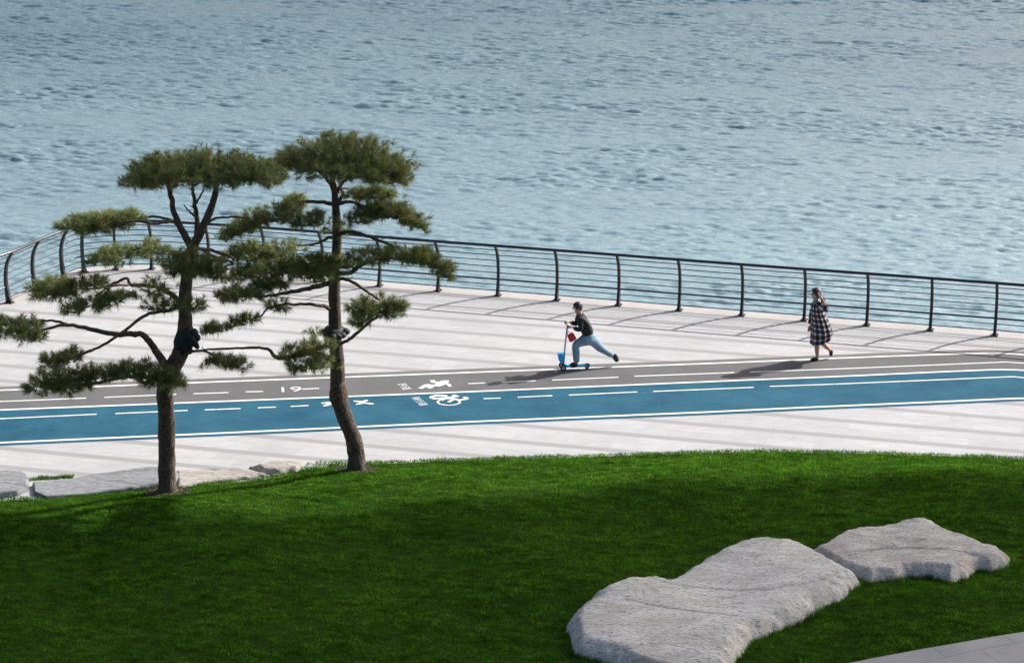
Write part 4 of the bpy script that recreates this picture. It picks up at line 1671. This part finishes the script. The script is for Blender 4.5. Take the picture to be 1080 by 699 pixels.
hw = wx(857.8, 309.6)
skin('body', [
    wx(860.5, 343) + (.12, .10), wx(859.5, 333) + (.09, .08), wx(858.8, 324) + (.10, .085), wx(858.0, 317.5) + (.042, .042), wx(857.4, 314.3) + (.055, .055), wx(857.6, 310.0) + (.085, .08), wx(858.2, 305.7) + (.072, .068),
    wx(859.5, 320.5, -.13) + (.042,), wx(867.3, 323.5, -.20) + (.032,), wx(863.4, 313.6, -.17) + (.022,),
    wx(859.5, 321, .14) + (.042,), wx(856.5, 333, .15) + (.032,), wx(853.6, 343, .06) + (.022,),
    wx(860.5, 346, -.07) + (.085,), wx(860.2, 360, -.06) + (.05,), wx(860.6, 368, -.06) + (.048,), wx(861.2, 376.0, -.06) + (.03,), wx(855.5, 378.2, -.06) + (.026,),
    wx(861.5, 346, .07) + (.085,), wx(867.5, 361.5, .06) + (.05,), wx(871.5, 366.5, .06) + (.046,), wx(876.2, 370.2, .06) + (.03,), wx(877.0, 376.0, .06) + (.024,)],
    [(0, 1), (1, 2), (2, 3), (3, 4), (4, 5), (5, 6), (2, 7), (7, 8), (8, 9), (2, 10), (10, 11), (11, 12), (0, 13), (13, 14), (14, 15), (15, 16), (16, 17), (0, 18), (18, 19), (19, 20), (20, 21), (21, 22)],
    M['skin'], wo)
face(wo, hw, .086)


def relaxed_hand(parent, wrist):
    wv_ = Vector(wrist)
    nodes = [tuple(wv_) + (.02,), tuple(wv_ + Vector((-.005, 0, -.05))) + (.014, .03)]
    edges = [(0, 1)]
    for off, ln in ((-.028, .9), (-.01, 1.0), (.009, .95), (.026, .75)):
        b = wv_ + Vector((-.008 + off, 0, -.07))
        c1 = b + Vector((-.006, 0, -.04)) * ln
        c2 = c1 + Vector((-.012, 0, -.03)) * ln
        i = len(nodes)
        nodes += [tuple(b) + (.009,), tuple(c1) + (.0085,), tuple(c2) + (.007,)]
        edges += [(1, i), (i, i + 1), (i + 1, i + 2)]
    i = len(nodes)
    nodes += [tuple(wv_ + Vector((-.035, -.01, -.04))) + (.011,), tuple(wv_ + Vector((-.045, -.012, -.075))) + (.009,)]
    edges += [(1, i), (i, i + 1)]
    skin('hand', nodes, edges, M['skin'], parent, 1, 1)


relaxed_hand(wo, wx(853.6, 343.4, .06))
hand(wo, wx(863.4, 313.6, -.17), (-.45, .25, .85))
# dress
rings_ = [  # px, py, half width px, half depth m
    (858.3, 317.5, 3.0, .07), (858.8, 319.5, 5.0, .15), (859.3, 322, 6.4, .175), (860.3, 328, 7.2, .17), (862.2, 334, 8.6, .19), (864.2, 341, 10.2, .22), (865.6, 348, 11.3, .245), (866.0, 353, 11.6, .26), (865.4, 357, 11.0, .26), (864.8, 359.3, 10.6, .255)]
vs_, fs_, uvs = [], [], []
K_ = 40
for r_i, (cx_, cy_, hwp, hd) in enumerate(rings_):
    c = Vector(wx(cx_, cy_))
    for k in range(K_ + 1):
        th = 2 * math.pi * k / K_
        fold = 1 + (0.07 * math.sin(7 * th + .8) + .04 * math.sin(11 * th)) * (r_i / 9.0)
        tilt = 0.07 * math.cos(th) * (r_i / 9.0) if r_i > 6 else 0
        v = c + Vector((math.cos(th) * hwp / SW * fold, math.sin(th) * hd * fold, tilt))
        vs_.append(v)
        uvs.append((k / K_ * 1.25, -c.z * 1.0))
n1 = K_ + 1
for i in range(len(rings_) - 1):
    for k in range(K_):
        fs_.append((i * n1 + k, (i + 1) * n1 + k, (i + 1) * n1 + k + 1, i * n1 + k + 1))
dr = pyd('dress', vs_, fs_, M['plaid'], wo, True)
uvl = dr.data.uv_layers.new(name='UVMap')
for lp in dr.data.loops:
    uvl.data[lp.index].uv = uvs[lp.vertex_index]
sol = dr.modifiers.new('thick', 'SOLIDIFY')
sol.thickness = 0.008


def sleeve(sgn, pts_):
    vs_, fs_, uv_ = [], [], []
    Kk = 12
    P_ = [Vector(p[:3]) for p in pts_]
    for i, p in enumerate(P_):
        t_ = (P_[min(i + 1, len(P_) - 1)] - P_[max(i - 1, 0)]).normalized()
        a_ = Vector((0, 1, 0)) - t_ * t_.y
        a_.normalize()
        b_ = t_.cross(a_)
        for k in range(Kk + 1):
            th = 2 * math.pi * k / Kk
            vs_.append(p + (a_ * math.cos(th) + b_ * math.sin(th)) * pts_[i][3])
            uv_.append((k / Kk * .42, -p.z + .03))
    for i in range(len(P_) - 1):
        for k in range(Kk):
            fs_.append((i * 13 + k, (i + 1) * 13 + k, (i + 1) * 13 + k + 1, i * 13 + k + 1))
    s_ = pyd('sleeve', vs_, fs_, M['plaid'], wo, True)
    ul = s_.data.uv_layers.new(name='UVMap')
    for lp in s_.data.loops:
        ul.data[lp.index].uv = uv_[lp.vertex_index]


sleeve(-1, [wx(859.0, 318.8, -.08) + (.06,), wx(861.0, 320.8, -.14) + (.075,), wx(864.5, 322.8, -.18) + (.07,), wx(867.2, 323.8, -.20) + (.062,), wx(867.4, 321.5, -.20) + (.055,), wx(866.0, 318.6, -.19) + (.05,)])
sleeve(1, [wx(859.5, 319.3, .10) + (.055,), wx(858.8, 322, .14) + (.07,), wx(856.5, 332, .15) + (.065,), wx(854.0, 341.8, .07) + (.055,)])
# hair: crown cap and long loose hair down the back
mb = MB()
cap, fs_ = [], []
for i in range(nr + 1):
    ph = math.pi * 0.60 * i / nr
    for k in range(ns):
        th = 2 * math.pi * k / ns
        v = Vector((math.sin(ph) * math.cos(th), math.sin(ph) * math.sin(th), math.cos(ph)))
        v = Matrix.Rotation(R(42), 3, 'Y') @ v
        rr_ = 0.112 * (1 + .05 * noise.noise(v * 5))
        cap.append(Vector((v.x * rr_ * 1.05, v.y * rr_ * .95, v.z * rr_ * 1.12)) + Vector(hw) + Vector((.012, 0, .012)))
for i in range(nr):
    for k in range(ns):
        k2 = (k + 1) % ns
        fs_.append((i * ns + k, (i + 1) * ns + k, (i + 1) * ns + k2, i * ns + k2))
mb.add(cap, fs_)
for k in range(16):
    y_ = -.075 + .15 * k / 15
    e = random.Random(k).uniform(-.03, .03)
    mb.tube([wx(860.0, 306.5, y_), wx(863.0, 310.5, y_ * 1.15), wx(865.4, 315, y_ * 1.3), wx(866.6 + e * 30, 320, y_), wx(868 + e * 30, 324.5, y_ * .8)], [.03, .034, .032, .026, .008], 6)
mb.build('hair', M['brownhair'], wo, True)
ph_c = Vector(wx(861.3, 309.3, -.125))
ph = empty('phone', wb_ + Matrix.Rotation(R(6), 3, 'Z') @ ph_c)
ph.rotation_euler = (R(8), R(-22), R(6))
tag(ph, 'white phone the walking woman holds to her ear', 'phone')
mb = MB()
mb.box((0, 0, 0), (.078, .012, .155))
pb = mb.build('phone_body', M['white'], ph)
bv2 = pb.modifiers.new('bevel', 'BEVEL')
bv2.width = 0.005
bv2.segments = 2
mb = MB()
mb.box((.018, -.0075, .05), (.025, .003, .03))
mb.build('camera_bump', M['alu'], ph)
shoe(wo, wx(862.6, 377.0, -.06), wx(853.8, 378.3, -.06), .040)
shoe(wo, wx(877.6, 369.6, .06), wx(877.2, 377.3, .06), .040)

# ------------------------------------------------------------------ lumpy out-of-view blocker, added to shade the near lawn
hcl = 40.0
e0 = on_lawn(0, 562)
e1 = on_lawn(1080, 497)
g = (e1 - e0)
g.z = 0
g.normalize()
shift = sv * (hcl / sv.z)
mid = (e0 + e1) / 2
perp = Vector((-g.y, g.x, 0))     # away from the camera
LN, DP = 25.0, 34.0
mbv, mbf = [], []
nu, nv = 120, 60
def blocker_pt(u, v_, top):
    # u along, v across 0..1 (1 = far edge that draws the shade line)
    x = (u - 0.5) * 2 * LN
    yy = -DP + DP * v_
    rag = 0.35 * noise.noise(Vector((x * 0.35, 1.0, 0))) + 0.22 * noise.noise(Vector((x * 1.1, 4.0, 0)))
    ed = min(1.0, min(1 - v_, v_) * 6) * min(1.0, min(u, 1 - u) * 8)
    th = 2.0 * math.sqrt(max(0, ed)) * (1 + .5 * noise.noise(Vector((x * .12, yy * .12, 3.0))))
    p = mid + g * x + perp * (yy + rag * v_) + shift
    return p + Vector((0, 0, th if top else -0.15 * th))
for top in (0, 1):
    for i in range(nu + 1):
        for j in range(nv + 1):
            mbv.append(blocker_pt(i / nu, j / nv, top))
nn = (nu + 1) * (nv + 1)
for top in (0, 1):
    for i in range(nu):
        for j in range(nv):
            a_ = top * nn + i * (nv + 1) + j
            q = (a_, a_ + 1, a_ + nv + 2, a_ + nv + 1)
            mbf.append(q if top == 0 else q[::-1])
cl = pyd('shade_blocker', mbv, mbf, M['shade_blocker'], None, True)
struct(cl, 'lumpy out-of-view sheet added to shade the near lawn')

# ------------------------------------------------------------------ camera and view
cam = bpy.data.cameras.new('camera')
co_ = link(bpy.data.objects.new('camera', cam))
co_.location = (0, 0, H)
co_.rotation_euler = (R(90) - PITCH, 0, 0)
cam.sensor_width = 36
cam.lens = F / 1080 * 36
cam.clip_end = 20000
scn = bpy.context.scene
scn.camera = co_
scn.view_settings.view_transform = 'Standard'
scn.view_settings.look = 'None'
scn.view_settings.exposure = 0.6
scn.view_settings.gamma = 1
scn.render.engine = 'CYCLES'
scn.cycles.max_bounces = 6
scn.cycles.transparent_max_bounces = 12
scn.cycles.use_denoising = True
